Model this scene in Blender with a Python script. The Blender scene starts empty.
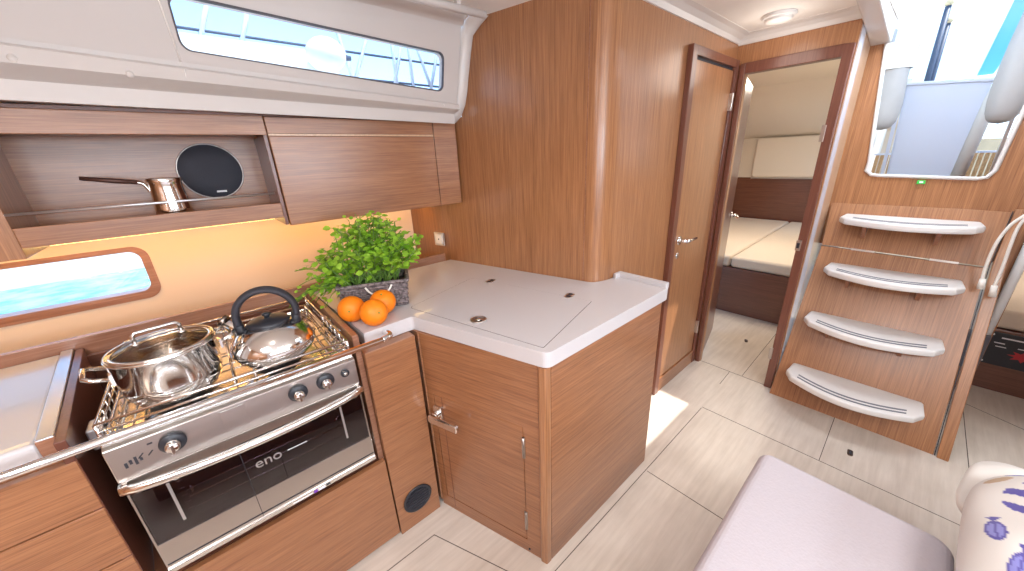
import bpy, bmesh, math, random
from mathutils import Vector, Matrix
random.seed(7)
PI=math.pi
S=bpy.context.scene
COL=S.collection
def R(d): return math.radians(d)

# ---------------------------------------------------------------- materials
MATS={}
def newmat(name):
    m=bpy.data.materials.new(name); m.use_nodes=True; MATS[name]=m
    return m,m.node_tree.nodes,m.node_tree.links,m.node_tree.nodes['Principled BSDF']
def setp(b,**k):
    for n,v in k.items():
        n={'rough':'Roughness','metal':'Metallic','coat':'Coat Weight','coatr':'Coat Roughness','trans':'Transmission Weight','ior':'IOR','spec':'Specular IOR Level','sheen':'Sheen Weight','sub':'Subsurface Weight','alpha':'Alpha'}[n]
        b.inputs[n].default_value=v
def plain(name,col,rough=.5,noise=.0,nscale=20,bump=0,**k):
    m,N,L,b=newmat(name)
    setp(b,rough=rough,**k)
    if noise or bump:
        tc=N.new('ShaderNodeNewGeometry'); nz=N.new('ShaderNodeTexNoise'); nz.inputs['Scale'].default_value=nscale; nz.inputs['Detail'].default_value=4
        L.new(tc.outputs['Position'],nz.inputs['Vector'])
        r=N.new('ShaderNodeMix'); r.data_type='RGBA'
        r.inputs[6].default_value=[c*(1-noise) for c in col]+[1]; r.inputs[7].default_value=[min(1,c*(1+noise)) for c in col]+[1]
        L.new(nz.outputs['Fac'],r.inputs[0]); L.new(r.outputs[2],b.inputs['Base Color'])
        if bump:
            bp=N.new('ShaderNodeBump'); bp.inputs['Strength'].default_value=bump; bp.inputs['Distance'].default_value=.004
            L.new(nz.outputs['Fac'],bp.inputs['Height']); L.new(bp.outputs[0],b.inputs['Normal'])
    else: b.inputs['Base Color'].default_value=list(col)+[1]
    return m
def wood(name,dark,light,scale,rough=.32,coat=.5,contrast=(.30,.66)):
    m,N,L,b=newmat(name); setp(b,rough=rough,coat=coat,coatr=.24)
    g=N.new('ShaderNodeNewGeometry'); mp=N.new('ShaderNodeMapping'); mp.inputs['Scale'].default_value=scale
    L.new(g.outputs['Position'],mp.inputs['Vector'])
    n1=N.new('ShaderNodeTexNoise'); n1.inputs['Scale'].default_value=1; n1.inputs['Detail'].default_value=6; n1.inputs['Roughness'].default_value=.65
    L.new(mp.outputs[0],n1.inputs['Vector'])
    mp2=N.new('ShaderNodeMapping'); mp2.inputs['Scale'].default_value=[s*.30 for s in scale]
    L.new(g.outputs['Position'],mp2.inputs['Vector'])
    n2=N.new('ShaderNodeTexNoise'); n2.inputs['Scale'].default_value=1; n2.inputs['Detail'].default_value=2
    L.new(mp2.outputs[0],n2.inputs['Vector'])
    ad=N.new('ShaderNodeMath'); ad.operation='MULTIPLY_ADD'; ad.inputs[1].default_value=.25
    L.new(n2.outputs['Fac'],ad.inputs[0]); 
    ml=N.new('ShaderNodeMath'); ml.operation='MULTIPLY'; ml.inputs[1].default_value=.75; L.new(n1.outputs['Fac'],ml.inputs[0]); L.new(ml.outputs[0],ad.inputs[2])
    cr=N.new('ShaderNodeValToRGB'); e=cr.color_ramp.elements
    e[0].position=contrast[0]; e[0].color=list(dark)+[1]; e[1].position=contrast[1]; e[1].color=list(light)+[1]
    L.new(ad.outputs[0],cr.inputs[0]); L.new(cr.outputs[0],b.inputs['Base Color'])
    bp=N.new('ShaderNodeBump'); bp.inputs['Strength'].default_value=.08; bp.inputs['Distance'].default_value=.001
    L.new(n1.outputs['Fac'],bp.inputs['Height']); L.new(bp.outputs[0],b.inputs['Normal'])
    return m
def emit(name,col,s):
    m,N,L,b=newmat(name); b.inputs['Base Color'].default_value=list(col)+[1]
    b.inputs['Emission Color'].default_value=list(col)+[1]; b.inputs['Emission Strength'].default_value=s; return m
WD=(.20,.076,.030); WL=(.48,.222,.096)
wood('wood_v',WD,WL,(260,260,5))
wood('wood_stair',WD,WL,(5,260,5))
wood('wood_gloss',WD,WL,(260,260,5),rough=.15,coat=1.0)
wood('wood_h',(.18,.064,.027),(.415,.182,.079),(7,7,260))
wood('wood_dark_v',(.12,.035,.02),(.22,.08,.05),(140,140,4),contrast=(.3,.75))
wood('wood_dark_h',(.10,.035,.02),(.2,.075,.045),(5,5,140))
wood('wood_top',(.23,.09,.045),(.42,.2,.12),(6,150,150))
wood('teak',(.5,.28,.12),(.75,.48,.25),(6,120,60),coat=0,rough=.6)
def floor_mat():
    m,N,L,b=newmat('floor_laminate'); setp(b,rough=.38,coat=.15,coatr=.3)
    g=N.new('ShaderNodeNewGeometry'); mp=N.new('ShaderNodeMapping'); mp.inputs['Scale'].default_value=(3.5,42,1); L.new(g.outputs['Position'],mp.inputs['Vector'])
    n=N.new('ShaderNodeTexNoise'); n.inputs['Scale'].default_value=1; n.inputs['Detail'].default_value=6; n.inputs['Roughness'].default_value=.6; L.new(mp.outputs[0],n.inputs['Vector'])
    n2=N.new('ShaderNodeTexNoise'); n2.inputs['Scale'].default_value=5; n2.inputs['Detail'].default_value=4; L.new(g.outputs['Position'],n2.inputs['Vector'])
    mx=N.new('ShaderNodeMath'); mx.operation='MULTIPLY_ADD'; mx.inputs[1].default_value=.4; L.new(n2.outputs['Fac'],mx.inputs[0])
    m2=N.new('ShaderNodeMath'); m2.operation='MULTIPLY'; m2.inputs[1].default_value=.6; L.new(n.outputs['Fac'],m2.inputs[0]); L.new(m2.outputs[0],mx.inputs[2])
    cr=N.new('ShaderNodeValToRGB'); e=cr.color_ramp.elements; e[0].position=.3; e[0].color=(.52,.44,.37,1); e[1].position=.68; e[1].color=(.70,.62,.54,1)
    L.new(mx.outputs[0],cr.inputs[0]); L.new(cr.outputs[0],b.inputs['Base Color'])
floor_mat()
plain('groove',(.08,.06,.045),.8)
plain('liner',(.60,.555,.53),.35)
plain('liner_lip',(.70,.66,.63),.3)
plain('ceiling_white',(.88,.84,.79),.55)
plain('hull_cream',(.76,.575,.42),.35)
plain('cabin_cream',(.76,.69,.59),.6)
plain('worktop',(.61,.58,.585),.25,noise=.03,nscale=300,coat=.3)
plain('alu',(.75,.76,.79),.3,metal=.9)
plain('steel',(.80,.78,.76),.12,metal=1)
plain('steel_satin',(.56,.52,.49),.3,metal=1)
plain('post_lilac',(.60,.62,.70),.25)  # sky glare on the post, painted as pale lilac
wood('wood_pale',(.50,.31,.19),(.68,.47,.31),(200,200,5),rough=.3)  # pale wood with the light falling on it put into the colour
plain('chrome',(.85,.84,.84),.05,metal=1)
plain('steel_dark',(.3,.25,.22),.25,metal=1)
plain('black_plastic',(.025,.027,.035),.35)
plain('black_rubber',(.03,.03,.04),.6)
plain('speaker_mesh',(.032,.035,.05),.6,noise=.5,nscale=700,bump=.5)
plain('burner',(.05,.045,.045),.35,metal=.5)
plain('oven_cavity',(.03,.028,.035),.5)
plain('oven_dark',(.028,.024,.035),.12,coat=.6)
plain('white_plastic',(.85,.84,.82),.35)
plain('tread_white',(.78,.75,.72),.4)
plain('grip',(.16,.16,.19),.6)
plain('mattress',(.68,.58,.47),.85,noise=.05,nscale=60)
plain('settee',(.50,.45,.475),.9,noise=.05,nscale=130,bump=.3)
plain('canvas_grey',(.50,.50,.50),.8,noise=.12,nscale=9,bump=.4)
plain('canvas_white',(.85,.85,.84),.8)
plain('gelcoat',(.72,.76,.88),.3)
plain('rope',(.82,.79,.73),.8,noise=.15,nscale=400)
plain('block_grey',(.10,.095,.11),.7,noise=.2,nscale=60)
plain('navy',(.06,.09,.16),.5)
plain('blind_grey',(.4,.42,.45),.6)
plain('cream_tip',(.7,.62,.42),.6)
plain('quay',(.55,.42,.28),.8,noise=.3,nscale=6)
plain('red_paint',(.45,.03,.04),.5)
plain('green_paint',(.05,.6,.08),.5)
plain('print_white',(.8,.8,.82),.6)
plain('print_dark',(.03,.03,.04),.6)
plain('purple_paint',(.2,.06,.4),.5)
plain('leaf_stem',(.16,.30,.05),.6)
plain('bronze_handle',(.09,.04,.03),.35,metal=.4)
emit('lamp_diffuser',(1,.97,.92),1.0)
emit('led_warm',(1,.66,.22),6)
def leafm():
    m,N,L,b=newmat('leaf'); setp(b,rough=.45)
    g=N.new('ShaderNodeNewGeometry'); n=N.new('ShaderNodeTexNoise'); n.inputs['Scale'].default_value=28; L.new(g.outputs['Position'],n.inputs['Vector'])
    cr=N.new('ShaderNodeValToRGB'); e=cr.color_ramp.elements; e[0].position=.35; e[0].color=(.19,.42,.02,1); e[1].position=.66; e[1].color=(.50,.78,.08,1)
    L.new(n.outputs['Fac'],cr.inputs[0]); L.new(cr.outputs[0],b.inputs['Base Color'])
    tr=N.new('ShaderNodeBsdfTranslucent'); tr.inputs[0].default_value=(.3,.6,.05,1)
    mx=N.new('ShaderNodeMixShader'); mx.inputs[0].default_value=.35; L.new(b.outputs[0],mx.inputs[1]); L.new(tr.outputs[0],mx.inputs[2]); L.new(mx.outputs[0],N['Material Output'].inputs[0])
leafm()
def orangem():
    m,N,L,b=newmat('orange_peel'); setp(b,rough=.5); b.inputs['Base Color'].default_value=(.95,.235,.003,1)
    g=N.new('ShaderNodeNewGeometry'); n=N.new('ShaderNodeTexVoronoi'); n.inputs['Scale'].default_value=500; L.new(g.outputs['Position'],n.inputs['Vector'])
    bp=N.new('ShaderNodeBump'); bp.inputs['Strength'].default_value=.25; bp.inputs['Distance'].default_value=.001; L.new(n.outputs['Distance'],bp.inputs['Height']); L.new(bp.outputs[0],b.inputs['Normal'])
orangem()
def wickerm():
    m,N,L,b=newmat('wicker'); setp(b,rough=.7)
    g=N.new('ShaderNodeNewGeometry'); w=N.new('ShaderNodeTexNoise'); w.inputs['Scale'].default_value=90; L.new(g.outputs['Position'],w.inputs['Vector'])
    cr=N.new('ShaderNodeValToRGB'); e=cr.color_ramp.elements; e[0].position=.35; e[0].color=(.07,.055,.055,1); e[1].position=.65; e[1].color=(.27,.22,.22,1)
    L.new(w.outputs['Fac'],cr.inputs[0]); L.new(cr.outputs[0],b.inputs['Base Color'])
wickerm()
def glassm(name,tint,a):
    # thin pane: mostly clear with a glossy surface
    m,N,L,b=newmat(name)
    t=N.new('ShaderNodeBsdfTransparent'); t.inputs[0].default_value=list(tint)+[1]
    gl=N.new('ShaderNodeBsdfGlossy'); gl.inputs['Roughness'].default_value=.02
    mx=N.new('ShaderNodeMixShader'); mx.inputs[0].default_value=a; L.new(t.outputs[0],mx.inputs[1]); L.new(gl.outputs[0],mx.inputs[2]); L.new(mx.outputs[0],N['Material Output'].inputs[0])
glassm('pane',(.93,.97,1),.05); glassm('lid_glass',(.80,.74,.68),.16); glassm('oven_glass',(.55,.5,.55),.10)
def translucent(name,col,f):
    m,N,L,b=newmat(name); b.inputs['Base Color'].default_value=list(col)+[1]; setp(b,rough=.8)
    tr=N.new('ShaderNodeBsdfTranslucent'); tr.inputs[0].default_value=list(col)+[1]
    mx=N.new('ShaderNodeMixShader'); mx.inputs[0].default_value=f; L.new(b.outputs[0],mx.inputs[1]); L.new(tr.outputs[0],mx.inputs[2]); L.new(mx.outputs[0],N['Material Output'].inputs[0])
translucent('sprayhood',(.93,.93,.92),.6)
translucent('blue_canvas',(.38,.64,.78),.5)  # sky colour for the gap between the white awnings
def waterm():
    m,N,L,b=newmat('sea_water'); setp(b,rough=.25)
    g=N.new('ShaderNodeNewGeometry'); n=N.new('ShaderNodeTexNoise'); n.inputs['Scale'].default_value=3; n.inputs['Detail'].default_value=6; L.new(g.outputs['Position'],n.inputs['Vector'])
    cr=N.new('ShaderNodeValToRGB'); e=cr.color_ramp.elements; e[0].position=.35; e[0].color=(.04,.30,.38,1); e[1].position=.62; e[1].color=(.30,.62,.66,1)
    L.new(n.outputs['Fac'],cr.inputs[0]); L.new(cr.outputs[0],b.inputs['Base Color'])
waterm()

# ---------------------------------------------------------------- mesh helpers
class MB:
    def __init__(s): s.v=[]; s.f=[]; s.m=[]; s.sm=[]
    def add(s,vs,fs,mi=0,smooth=False):
        o=len(s.v); s.v+= [Vector(v) for v in vs]
        for f in fs: s.f.append([o+i for i in f]); s.m.append(mi); s.sm.append(smooth)
        return s
    def box(s,x0,x1,y0,y1,z0,z1,mi=0):
        v=[(x,y,z) for x in (x0,x1) for y in (y0,y1) for z in (z0,z1)]
        return s.add(v,[(0,1,3,2),(4,6,7,5),(0,4,5,1),(2,3,7,6),(0,2,6,4),(1,5,7,3)],mi)
    def obox(s,c,ax,ay,az,hx,hy,hz,mi=0):
        c=Vector(c); v=[c+ax*sx*hx+ay*sy*hy+az*sz*hz for sx in (-1,1) for sy in (-1,1) for sz in (-1,1)]
        return s.add(v,[(0,1,3,2),(4,6,7,5),(0,4,5,1),(2,3,7,6),(0,2,6,4),(1,5,7,3)],mi)
    def prism(s,poly,z0,z1,mi=0,ax=None,smooth=False):
        # poly in (a,b); ax maps (a,b,h)->world
        ax=ax or (lambda a,b,h:(a,b,h)); n=len(poly)
        v=[ax(a,b,z0) for a,b in poly]+[ax(a,b,z1) for a,b in poly]
        s.add(v,[tuple(range(n))[::-1],tuple(range(n,2*n))],mi)
        o=len(s.v)-2*n
        for i in range(n):
            j=(i+1)%n; s.f.append([o+i,o+j,o+n+j,o+n+i]); s.m.append(mi); s.sm.append(smooth)
        return s
    def tube(s,pts,r,n=10,closed=False,mi=0,caps=True):
        P=[Vector(p) for p in pts]; m=len(P); rr=r if isinstance(r,(list,tuple)) else [r]*m
        T=[]
        for i in range(m):
            a=P[(i-1)%m] if (closed or i>0) else P[i]; b=P[(i+1)%m] if (closed or i<m-1) else P[i]
            T.append((b-a).normalized())
        up=Vector((0,0,1)) if abs(T[0].z)<.9 else Vector((1,0,0))
        nrm=(up-T[0]*up.dot(T[0])).normalized(); vs=[]
        for i in range(m):
            nrm=(nrm-T[i]*nrm.dot(T[i])).normalized(); bn=T[i].cross(nrm)
            for k in range(n):
                a=2*PI*k/n; vs.append(P[i]+(nrm*math.cos(a)+bn*math.sin(a))*rr[i])
        fs=[]
        for i in range(m if closed else m-1):
            j=(i+1)%m
            for k in range(n): fs.append((i*n+k,i*n+(k+1)%n,j*n+(k+1)%n,j*n+k))
        s.add(vs,fs,mi,True)
        if not closed and caps:
            s.add(vs[:n],[tuple(range(n))[::-1]],mi); s.add(vs[-n:],[tuple(range(n))],mi)
        return s
    def lathe(s,prof,c,n=32,mi=0,axis=None,smooth=True):
        # prof: (r,h) ; axis: (u,v,w) frame
        c=Vector(c); u,v,w=axis or (Vector((1,0,0)),Vector((0,1,0)),Vector((0,0,1)))
        vs=[];fs=[]
        for r,h in prof:
            for k in range(n):
                a=2*PI*k/n; vs.append(c+u*r*math.cos(a)+v*r*math.sin(a)+w*h)
        for i in range(len(prof)-1):
            for k in range(n): fs.append((i*n+k,i*n+(k+1)%n,(i+1)*n+(k+1)%n,(i+1)*n+k))
        return s.add(vs,fs,mi,smooth)
    def disc(s,c,r,n=32,mi=0,axis=None,h=.002):
        return s.lathe([(.0001,0),(r,0),(r,h),(.0001,h)],c,n,mi,axis,False)
    def loft(s,profs,mi=0,smooth=False,closed=False):
        n=len(profs[0]); vs=[p for q in profs for p in q]; fs=[]
        for i in range(len(profs)-1):
            for k in range(n if closed else n-1): fs.append((i*n+k,i*n+(k+1)%n,(i+1)*n+(k+1)%n,(i+1)*n+k))
        return s.add(vs,fs,mi,smooth)
    def plate(s,outer,holes,ax,th,mi=0,rim=None):
        # flat plate with holes; ax(a,b,h)
        bm=bmesh.new(); loops=[]
        for lp in [outer]+holes:
            vs=[bm.verts.new((a,b,0)) for a,b in lp]; loops.append(vs)
            for i in range(len(vs)): bm.edges.new((vs[i],vs[(i+1)%len(vs)]))
        bmesh.ops.triangle_fill(bm,use_beauty=True,use_dissolve=False,edges=bm.edges[:])
        bm.verts.index_update(); n=len(bm.verts); co=[v.co.copy() for v in bm.verts]; fs=[[v.index for v in f.verts] for f in bm.faces]
        s.add([ax(c.x,c.y,0) for c in co],fs,mi); s.add([ax(c.x,c.y,th) for c in co],[f[::-1] for f in fs],mi)
        k=0
        for li,lp in enumerate([outer]+holes):
            m=len(lp); vs=[ax(a,b,0) for a,b in lp]+[ax(a,b,th) for a,b in lp]
            s.add(vs,[(i,(i+1)%m,m+(i+1)%m,m+i) for i in range(m)],mi if rim is None or li==0 else rim)
        bm.free(); return s
def rrect(x0,x1,y0,y1,r,n=6):
    if not isinstance(r,(list,tuple)): r=[r]*4
    out=[]
    for (cx,cy,a0,q) in ((x1,y1,0,0),(x0,y1,90,1),(x0,y0,180,2),(x1,y0,270,3)):
        rr=r[q]; sx=-1 if q in (0,3) else 1; sy=-1 if q in (0,1) else 1
        for k in range(n+1):
            a=R(a0+90*k/n); out.append((cx+sx*rr+rr*math.cos(a),cy+sy*rr+rr*math.sin(a)))
    return out
def rpoly(pts,rad,n=6):
    # polygon with rounded corners
    out=[]; m=len(pts)
    for i in range(m):
        p=Vector(pts[i]); a=Vector(pts[i-1]); b=Vector(pts[(i+1)%m]); r=rad[i] if isinstance(rad,(list,tuple)) else rad
        if r<=0: out.append(tuple(p)); continue
        d1=(a-p).normalized(); d2=(b-p).normalized(); ang=d1.angle(d2); t=r/math.tan(ang/2)
        q1=p+d1*t; q2=p+d2*t; c=p+(d1+d2).normalized()*(r/math.sin(ang/2))
        a1=math.atan2(q1.y-c.y,q1.x-c.x); a2=math.atan2(q2.y-c.y,q2.x-c.x); da=(a2-a1+PI)%(2*PI)-PI
        for k in range(n+1): out.append((c.x+r*math.cos(a1+da*k/n),c.y+r*math.sin(a1+da*k/n)))
    return out
def wl(o):
    l=Vector(o.location)
    while o.parent: o=o.parent; l+=Vector(o.location)
    return l
def obj(name,mb,mats,parent=None,bev=0,seg=2,sub=0,loc=None,local=False,label=None,solid=0):
    me=bpy.data.meshes.new(name); off=Vector((0,0,0))
    if parent and not local: off=wl(parent)
    if loc is not None: off=off+Vector(loc)
    me.from_pydata([tuple(v-off) for v in mb.v],[],mb.f)
    for m in (mats if isinstance(mats,(list,tuple)) else [mats]): me.materials.append(MATS[m])
    for p,mi,sm in zip(me.polygons,mb.m,mb.sm): p.material_index=mi; p.use_smooth=sm
    bm=bmesh.new(); bm.from_mesh(me); bmesh.ops.remove_doubles(bm,verts=bm.verts,dist=1e-6); bmesh.ops.recalc_face_normals(bm,faces=bm.faces); bm.to_mesh(me); bm.free()
    o=bpy.data.objects.new(name,me); COL.objects.link(o)
    if loc is not None: o.location=loc
    if parent: o.parent=parent
    if solid:
        md=o.modifiers.new('Solidify','SOLIDIFY'); md.thickness=solid; md.offset=0
    if bev:
        md=o.modifiers.new('Bevel','BEVEL'); md.width=bev; md.segments=seg; md.limit_method='ANGLE'; md.angle_limit=R(40)
    if sub:
        md=o.modifiers.new('Subsurf','SUBSURF'); md.levels=sub; md.render_levels=sub
    if label: o['label']=label
    return o
def empty(name,loc=(0,0,0),label=None,cat=None,group=None,kind=None):
    o=bpy.data.objects.new(name,None); o.location=loc; o.empty_display_size=.05; COL.objects.link(o)
    return tag(o,label,cat,group,kind)
def tag(o,label=None,cat=None,group=None,kind=None):
    if label: o['label']=label
    if cat: o['category']=cat
    if group: o['group']=group
    if kind: o['kind']=kind
    return o
def struct(name,mb,mats,label=None,**k):
    o=obj(name,mb,mats,**k); return tag(o,label,None,None,'structure')
def seg(mb,x0,y0,x1,y1,w,z0,z1,mi=0):
    d=Vector((x1-x0,y1-y0,0)); L=d.length; d.normalize(); n=Vector((-d.y,d.x,0))
    mb.obox(((x0+x1)/2,(y0+y1)/2,(z0+z1)/2),d,n,Vector((0,0,1)),L/2,w/2,(z1-z0)/2,mi)
X_=Vector((1,0,0)); Y_=Vector((0,1,0)); Z_=Vector((0,0,1))
def text_mesh(name,txt,size,loc,right,up,mat,parent,depth=.0004):
    cu=bpy.data.curves.new(name,'FONT'); cu.body=txt; cu.size=size; cu.extrude=depth; cu.align_x='CENTER'; cu.align_y='CENTER'
    t=bpy.data.objects.new('tmp_text',cu); COL.objects.link(t)
    dg=bpy.context.evaluated_depsgraph_get(); me=bpy.data.meshes.new_from_object(t.evaluated_get(dg)); bpy.data.objects.remove(t)
    nrm=right.cross(up); M=Matrix((right,up,nrm)).transposed(); off=Vector(loc)-(wl(parent) if parent else Vector((0,0,0)))
    for v in me.vertices: v.co=M@v.co+off
    me.materials.clear(); me.materials.append(MATS[mat]); o=bpy.data.objects.new(name,me); COL.objects.link(o)
    if parent: o.parent=parent
    return o

# ================================================================ SETTING
ZC=2.085
# floor
f=MB(); f.box(-1.7,6.0,-1.7,2.12,-.04,0,0)
g=lambda a,b,c,d,w=.003: seg(f,a,b,c,d,w,-.001,.0008,1)
g(-1.7,.603,2.02,.615); g(1.352,.605,1.37,-1.7); g(2.03,.615,2.015,-1.6); g(2.03,.05,2.5,.055)
g(2.545,.40,2.56,.87); g(2.35,.63,2.55,.637); g(2.56,.56,3.6,.575); g(3.2,-.36,2.76,-1.2); g(2.4,-.44,3.3,-.43)
g(-1.7,1.055,.405,1.055); g(.405,1.055,.60,.60); g(.0,-1.7,.0,.603)
struct('floor',f,['floor_laminate','groove'],'pale greige laminate cabin floor with thin dark joints')
# recessed finger pulls of floor hatches
for (x,y,rot,lb) in ((3.111,.704,20,'small dark oblong floor pull in the aft cabin floor beyond the doorway'),(2.197,-.046,5,'small dark oblong floor pull in the floor in front of the companionway steps')):
    e=empty('floor_pull',(x,y,0),lb,'floor pull','recessed floor pulls')
    m=MB(); u=Vector((math.cos(R(rot)),math.sin(R(rot)),0)); v=Vector((-u.y,u.x,0))
    m.prism(rrect(-.026,.026,-.011,.011,.010),0,.002,0,lambda a,b,h:Vector((x,y,.0006))+u*a+v*b+Z_*h); obj('pull_plate',m,'steel_dark',e)
    m=MB(); m.prism(rrect(-.014,.014,-.005,.005,.004),0,.0025,0,lambda a,b,h:Vector((x,y,.0014))+u*a+v*b+Z_*h); obj('pull_ring',m,'print_dark',e)

# ceiling with the companionway hatch opening (open) and two unseen deck hatches added forward for fill
c=MB()
HX0,HX1=1.95,2.96
c.plate([(-1.7,-1.7),(2.96,-1.7),(2.96,-.2),(HX0,-.2),(HX0,.30),(2.96,.30),(2.96,1.0),(1.5,1.0),(1.3,1.46),(-1.7,1.46)],[rrect(-1.25,-.55,-.55,.15,.06),rrect(.1,.75,-1.25,-.7,.06)],lambda a,b,h:(a,b,ZC+h),.05)
struct('ceiling',c,'ceiling_white','glossy off-white cabin ceiling')
c=MB(); c.prism([(2.96,-.36),(2.96,-1.7),(5.23,-1.7),(5.23,-.36)],1.32,1.35,0); struct('ceiling_starboard_cabin',c,'cabin_cream','low ceiling of the starboard aft cabin')
# cove moulding along door wall and above the aft bulkhead
m=MB()
pr=[(.905,2.048),(.905,2.09),(.83,2.09),(.83,2.083),(.855,2.078),(.88,2.066),(.892,2.048)]
pr2=[(y,z+.004) for y,z in pr]
m.loft([[(1.50,y,z) for y,z in pr2],[(2.56,y,z-.002) for y,z in pr]],closed=True)
m.add([(1.5,y,z) for y,z in pr2],[tuple(range(7))]); 
pq=[(2.56,2.042),(2.56,2.09),(2.48,2.09),(2.48,2.083),(2.51,2.076),(2.53,2.062),(2.542,2.042)]
m.loft([[(x,.93,z) for x,z in pq],[(x,.386,z) for x,z in pq]],closed=True)
struct('trim_1',m,'liner_lip','white cove moulding where the ceiling meets the wooden walls')
# side beam of the companionway hatch
m=MB()
ra=[(2.96,.385,1.985),(2.45,.378,2.03),(2.1,.375,2.062),(1.7,.37,2.084)]
rb=[(2.96,.305,1.985),(2.45,.305,2.03),(2.1,.305,2.06),(1.7,.305,2.084)]
bot=ra+rb[::-1]
v=[]; 
for (a,b) in zip(ra,rb): v+= [a,b,(b[0],b[1],2.30),(a[0],a[1],2.13)]
fs=[]
for i in range(3):
    for k in range(4): fs.append((i*4+k,i*4+(k+1)%4,(i+1)*4+(k+1)%4,(i+1)*4+k))
fs+=[(0,1,2,3),(12,13,14,15)]
m.add(v,fs); struct('trim_2',m,'liner_lip','white side beam of the open companionway hatch',bev=.006)
# the far side of the hatch and its forward edge
m=MB(); m.box(HX0-.05,2.96,-.26,-.2,2.04,2.22); m.box(HX0-.05,HX0,-.2,.30,2.05,2.22)
struct('trim_3',m,'liner_lip','white coaming around the companionway hatch',bev=.006)

# bulkhead aft of the galley, rounding into the door wall
d0=Vector((math.cos(R(-75.5)),math.sin(R(-75.5))))
Bp=Vector((1.290,.900)); p0=Bp-d0*1.26; s0=Bp-d0*.055; e0=Vector((1.405,.9))
path=[p0,p0+d0*.518,p0+d0*.53,s0]
for k in range(1,17):
    t=k/16; path.append(s0*(1-t)**2+Bp*2*t*(1-t)+e0*t*t)
path+=[Vector((2.58,.9))]
off=[]
for i,p in enumerate(path):
    a=path[max(0,i-1)]; b=path[min(len(path)-1,i+1)]; t=(b-a).normalized(); off.append(p+Vector((-t.y,t.x))*.03)
m=MB(); n=len(path)
for (A,B,sm) in ((path,path,1),):
    tz_=[1.70,1.70]+[2.13]*(n-2)
    vs=[(p.x,p.y,0) for p in path]+[(p.x,p.y,z) for p,z in zip(path,tz_)]
    m.add(vs,[(i,i+1,n+i+1,n+i) for i in range(n-1)],0,True)
    vs=[(p.x,p.y,0) for p in off]+[(p.x,p.y,z) for p,z in zip(off,tz_)]
    m.add(vs,[(i,i+1,n+i+1,n+i)[::-1] for i in range(n-1)],0,False)
    m.add([(path[0].x,path[0].y,0),(off[0].x,off[0].y,0),(off[0].x,off[0].y,1.70),(path[0].x,path[0].y,1.70)],[(0,1,2,3)])
wlp=struct('wall_port_aft',m,'wood_v','vertical-grained brown wood wall behind the worktop, rounding into the wall with the closed door')
for p in wlp.data.polygons: p.use_smooth = p.use_smooth
# thin vertical joint strip on the curved corner
jp=s0-d0*.02; m=MB(); m.obox((jp.x-.001,jp.y,1.5),Vector((d0.x,d0.y,0)),Vector((-d0.y,d0.x,0)),Z_,.0015,.0016,.55); struct('trim_4',m,'wood_top','hairline vertical joint in the wooden wall')

# door 1 (closed)
e=empty('door_1',(2.2,.9,0),'closed wooden door with dark frame and chrome lever handle',None,None,'structure')
m=MB(); m.box(1.925,1.972,.872,.9,0,1.965); m.box(2.483,2.528,.872,.9,0,1.965); m.box(1.972,2.483,.872,.9,1.925,1.965); obj('door_frame',m,'wood_dark_v',e,bev=.003)
m=MB(); m.box(1.977,2.478,.884,.8995,.105,1.91); obj('door_leaf',m,'wood_v',e,bev=.002)
m=MB(); m.box(1.972,2.483,.876,.9,0,.1); obj('threshold',m,'wood_h',e,bev=.002)
m=MB(); m.box(1.973,2.482,.892,.8995,1.912,1.926); obj('shadow_gap',m,'print_dark',e)
def lever(parent,x,y,z,dirx,ny,name='door_handle',L=.115):
    # rosette + lever; ny = outward sign along y
    m=MB(); ax=(X_,Z_,Y_*ny)
    m.lathe([(.0001,0),(.026,0),(.026,.006),(.022,.009),(.0001,.009)],(x,y,z),24,0,ax)
    m.tube([(x,y,z),(x,y+ny*.045,z)],.009,12)
    m.tube([(x,y+ny*.045,z),(x+dirx*.03,y+ny*.05,z),(x+dirx*L,y+ny*.05,z+.002)],[.0105,.010,.008],12)
    m.lathe([(.0001,0),(.02,0),(.02,.005),(.0001,.006)],(x,y,z-.09),20,0,ax)
    return obj(name,m,'chrome',parent)
lever(e,2.035,.884,1.01,1,-1)
for z in (1.75,.30):
    m=MB(); m.box(2.470,2.490,.866,.884,z-.045,z+.045); m.tube([(2.480,.868,z-.046),(2.480,.868,z+.046)],.006,10); obj('hinge',m,'steel_satin',e,bev=.001)

# aft bulkhead with doorway, corner return, companionway bulkhead
AX=2.55
m=MB(); m.plate([(.38,0),(.425,0),(.425,1.90),(.84,1.90),(.84,0),(.93,0),(.93,2.13),(.38,2.13)],[],lambda a,b,h:(AX+h,a,b),.03)
struct('wall_aft',m,'wood_v','brown wood bulkhead around the aft cabin doorway')
m=MB(); m.box(AX+.0305,2.952,.383,.405,0,2.10); struct('wall_stair_side',m,'wood_pale','glossy wood side wall between the doorway and the steps',bev=.002)  # warm lit band of the wall is in its pale wood colour
m=MB(); 
co=[(.258,1.39),(.262,1.345),(.235,1.322),(.205,1.318),(-.15,1.305),(-.178,1.312),(-.195,1.345),(-.207,1.60),(-.232,2.0),(-.24,2.13)]
cl=[(.318,1.976),(.318,2.0),(.318,2.13)]
outer=[(.384,0.9),(.384,2.0),(.33,2.0)]+[(.322,1.976)]+co[0:]+[(-1.7,2.13),(-1.7,1.30),(-.40,1.30),(-.40,.3),(-.345,.3),(-.318,.9)]
m.plate(outer,[],lambda a,b,h:(2.955+h,a,b),.03)
struct('wall_companionway',m,'wood_v','wood bulkhead around the open companionway')
m=MB(); m.box(AX+.0365,2.70,.3795,.3828,0,2.03); struct('trim_9',m,'post_lilac','pale lilac-white upright strip between the doorway and the steps')  # reflected sky painted as a strip on the side wall
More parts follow.
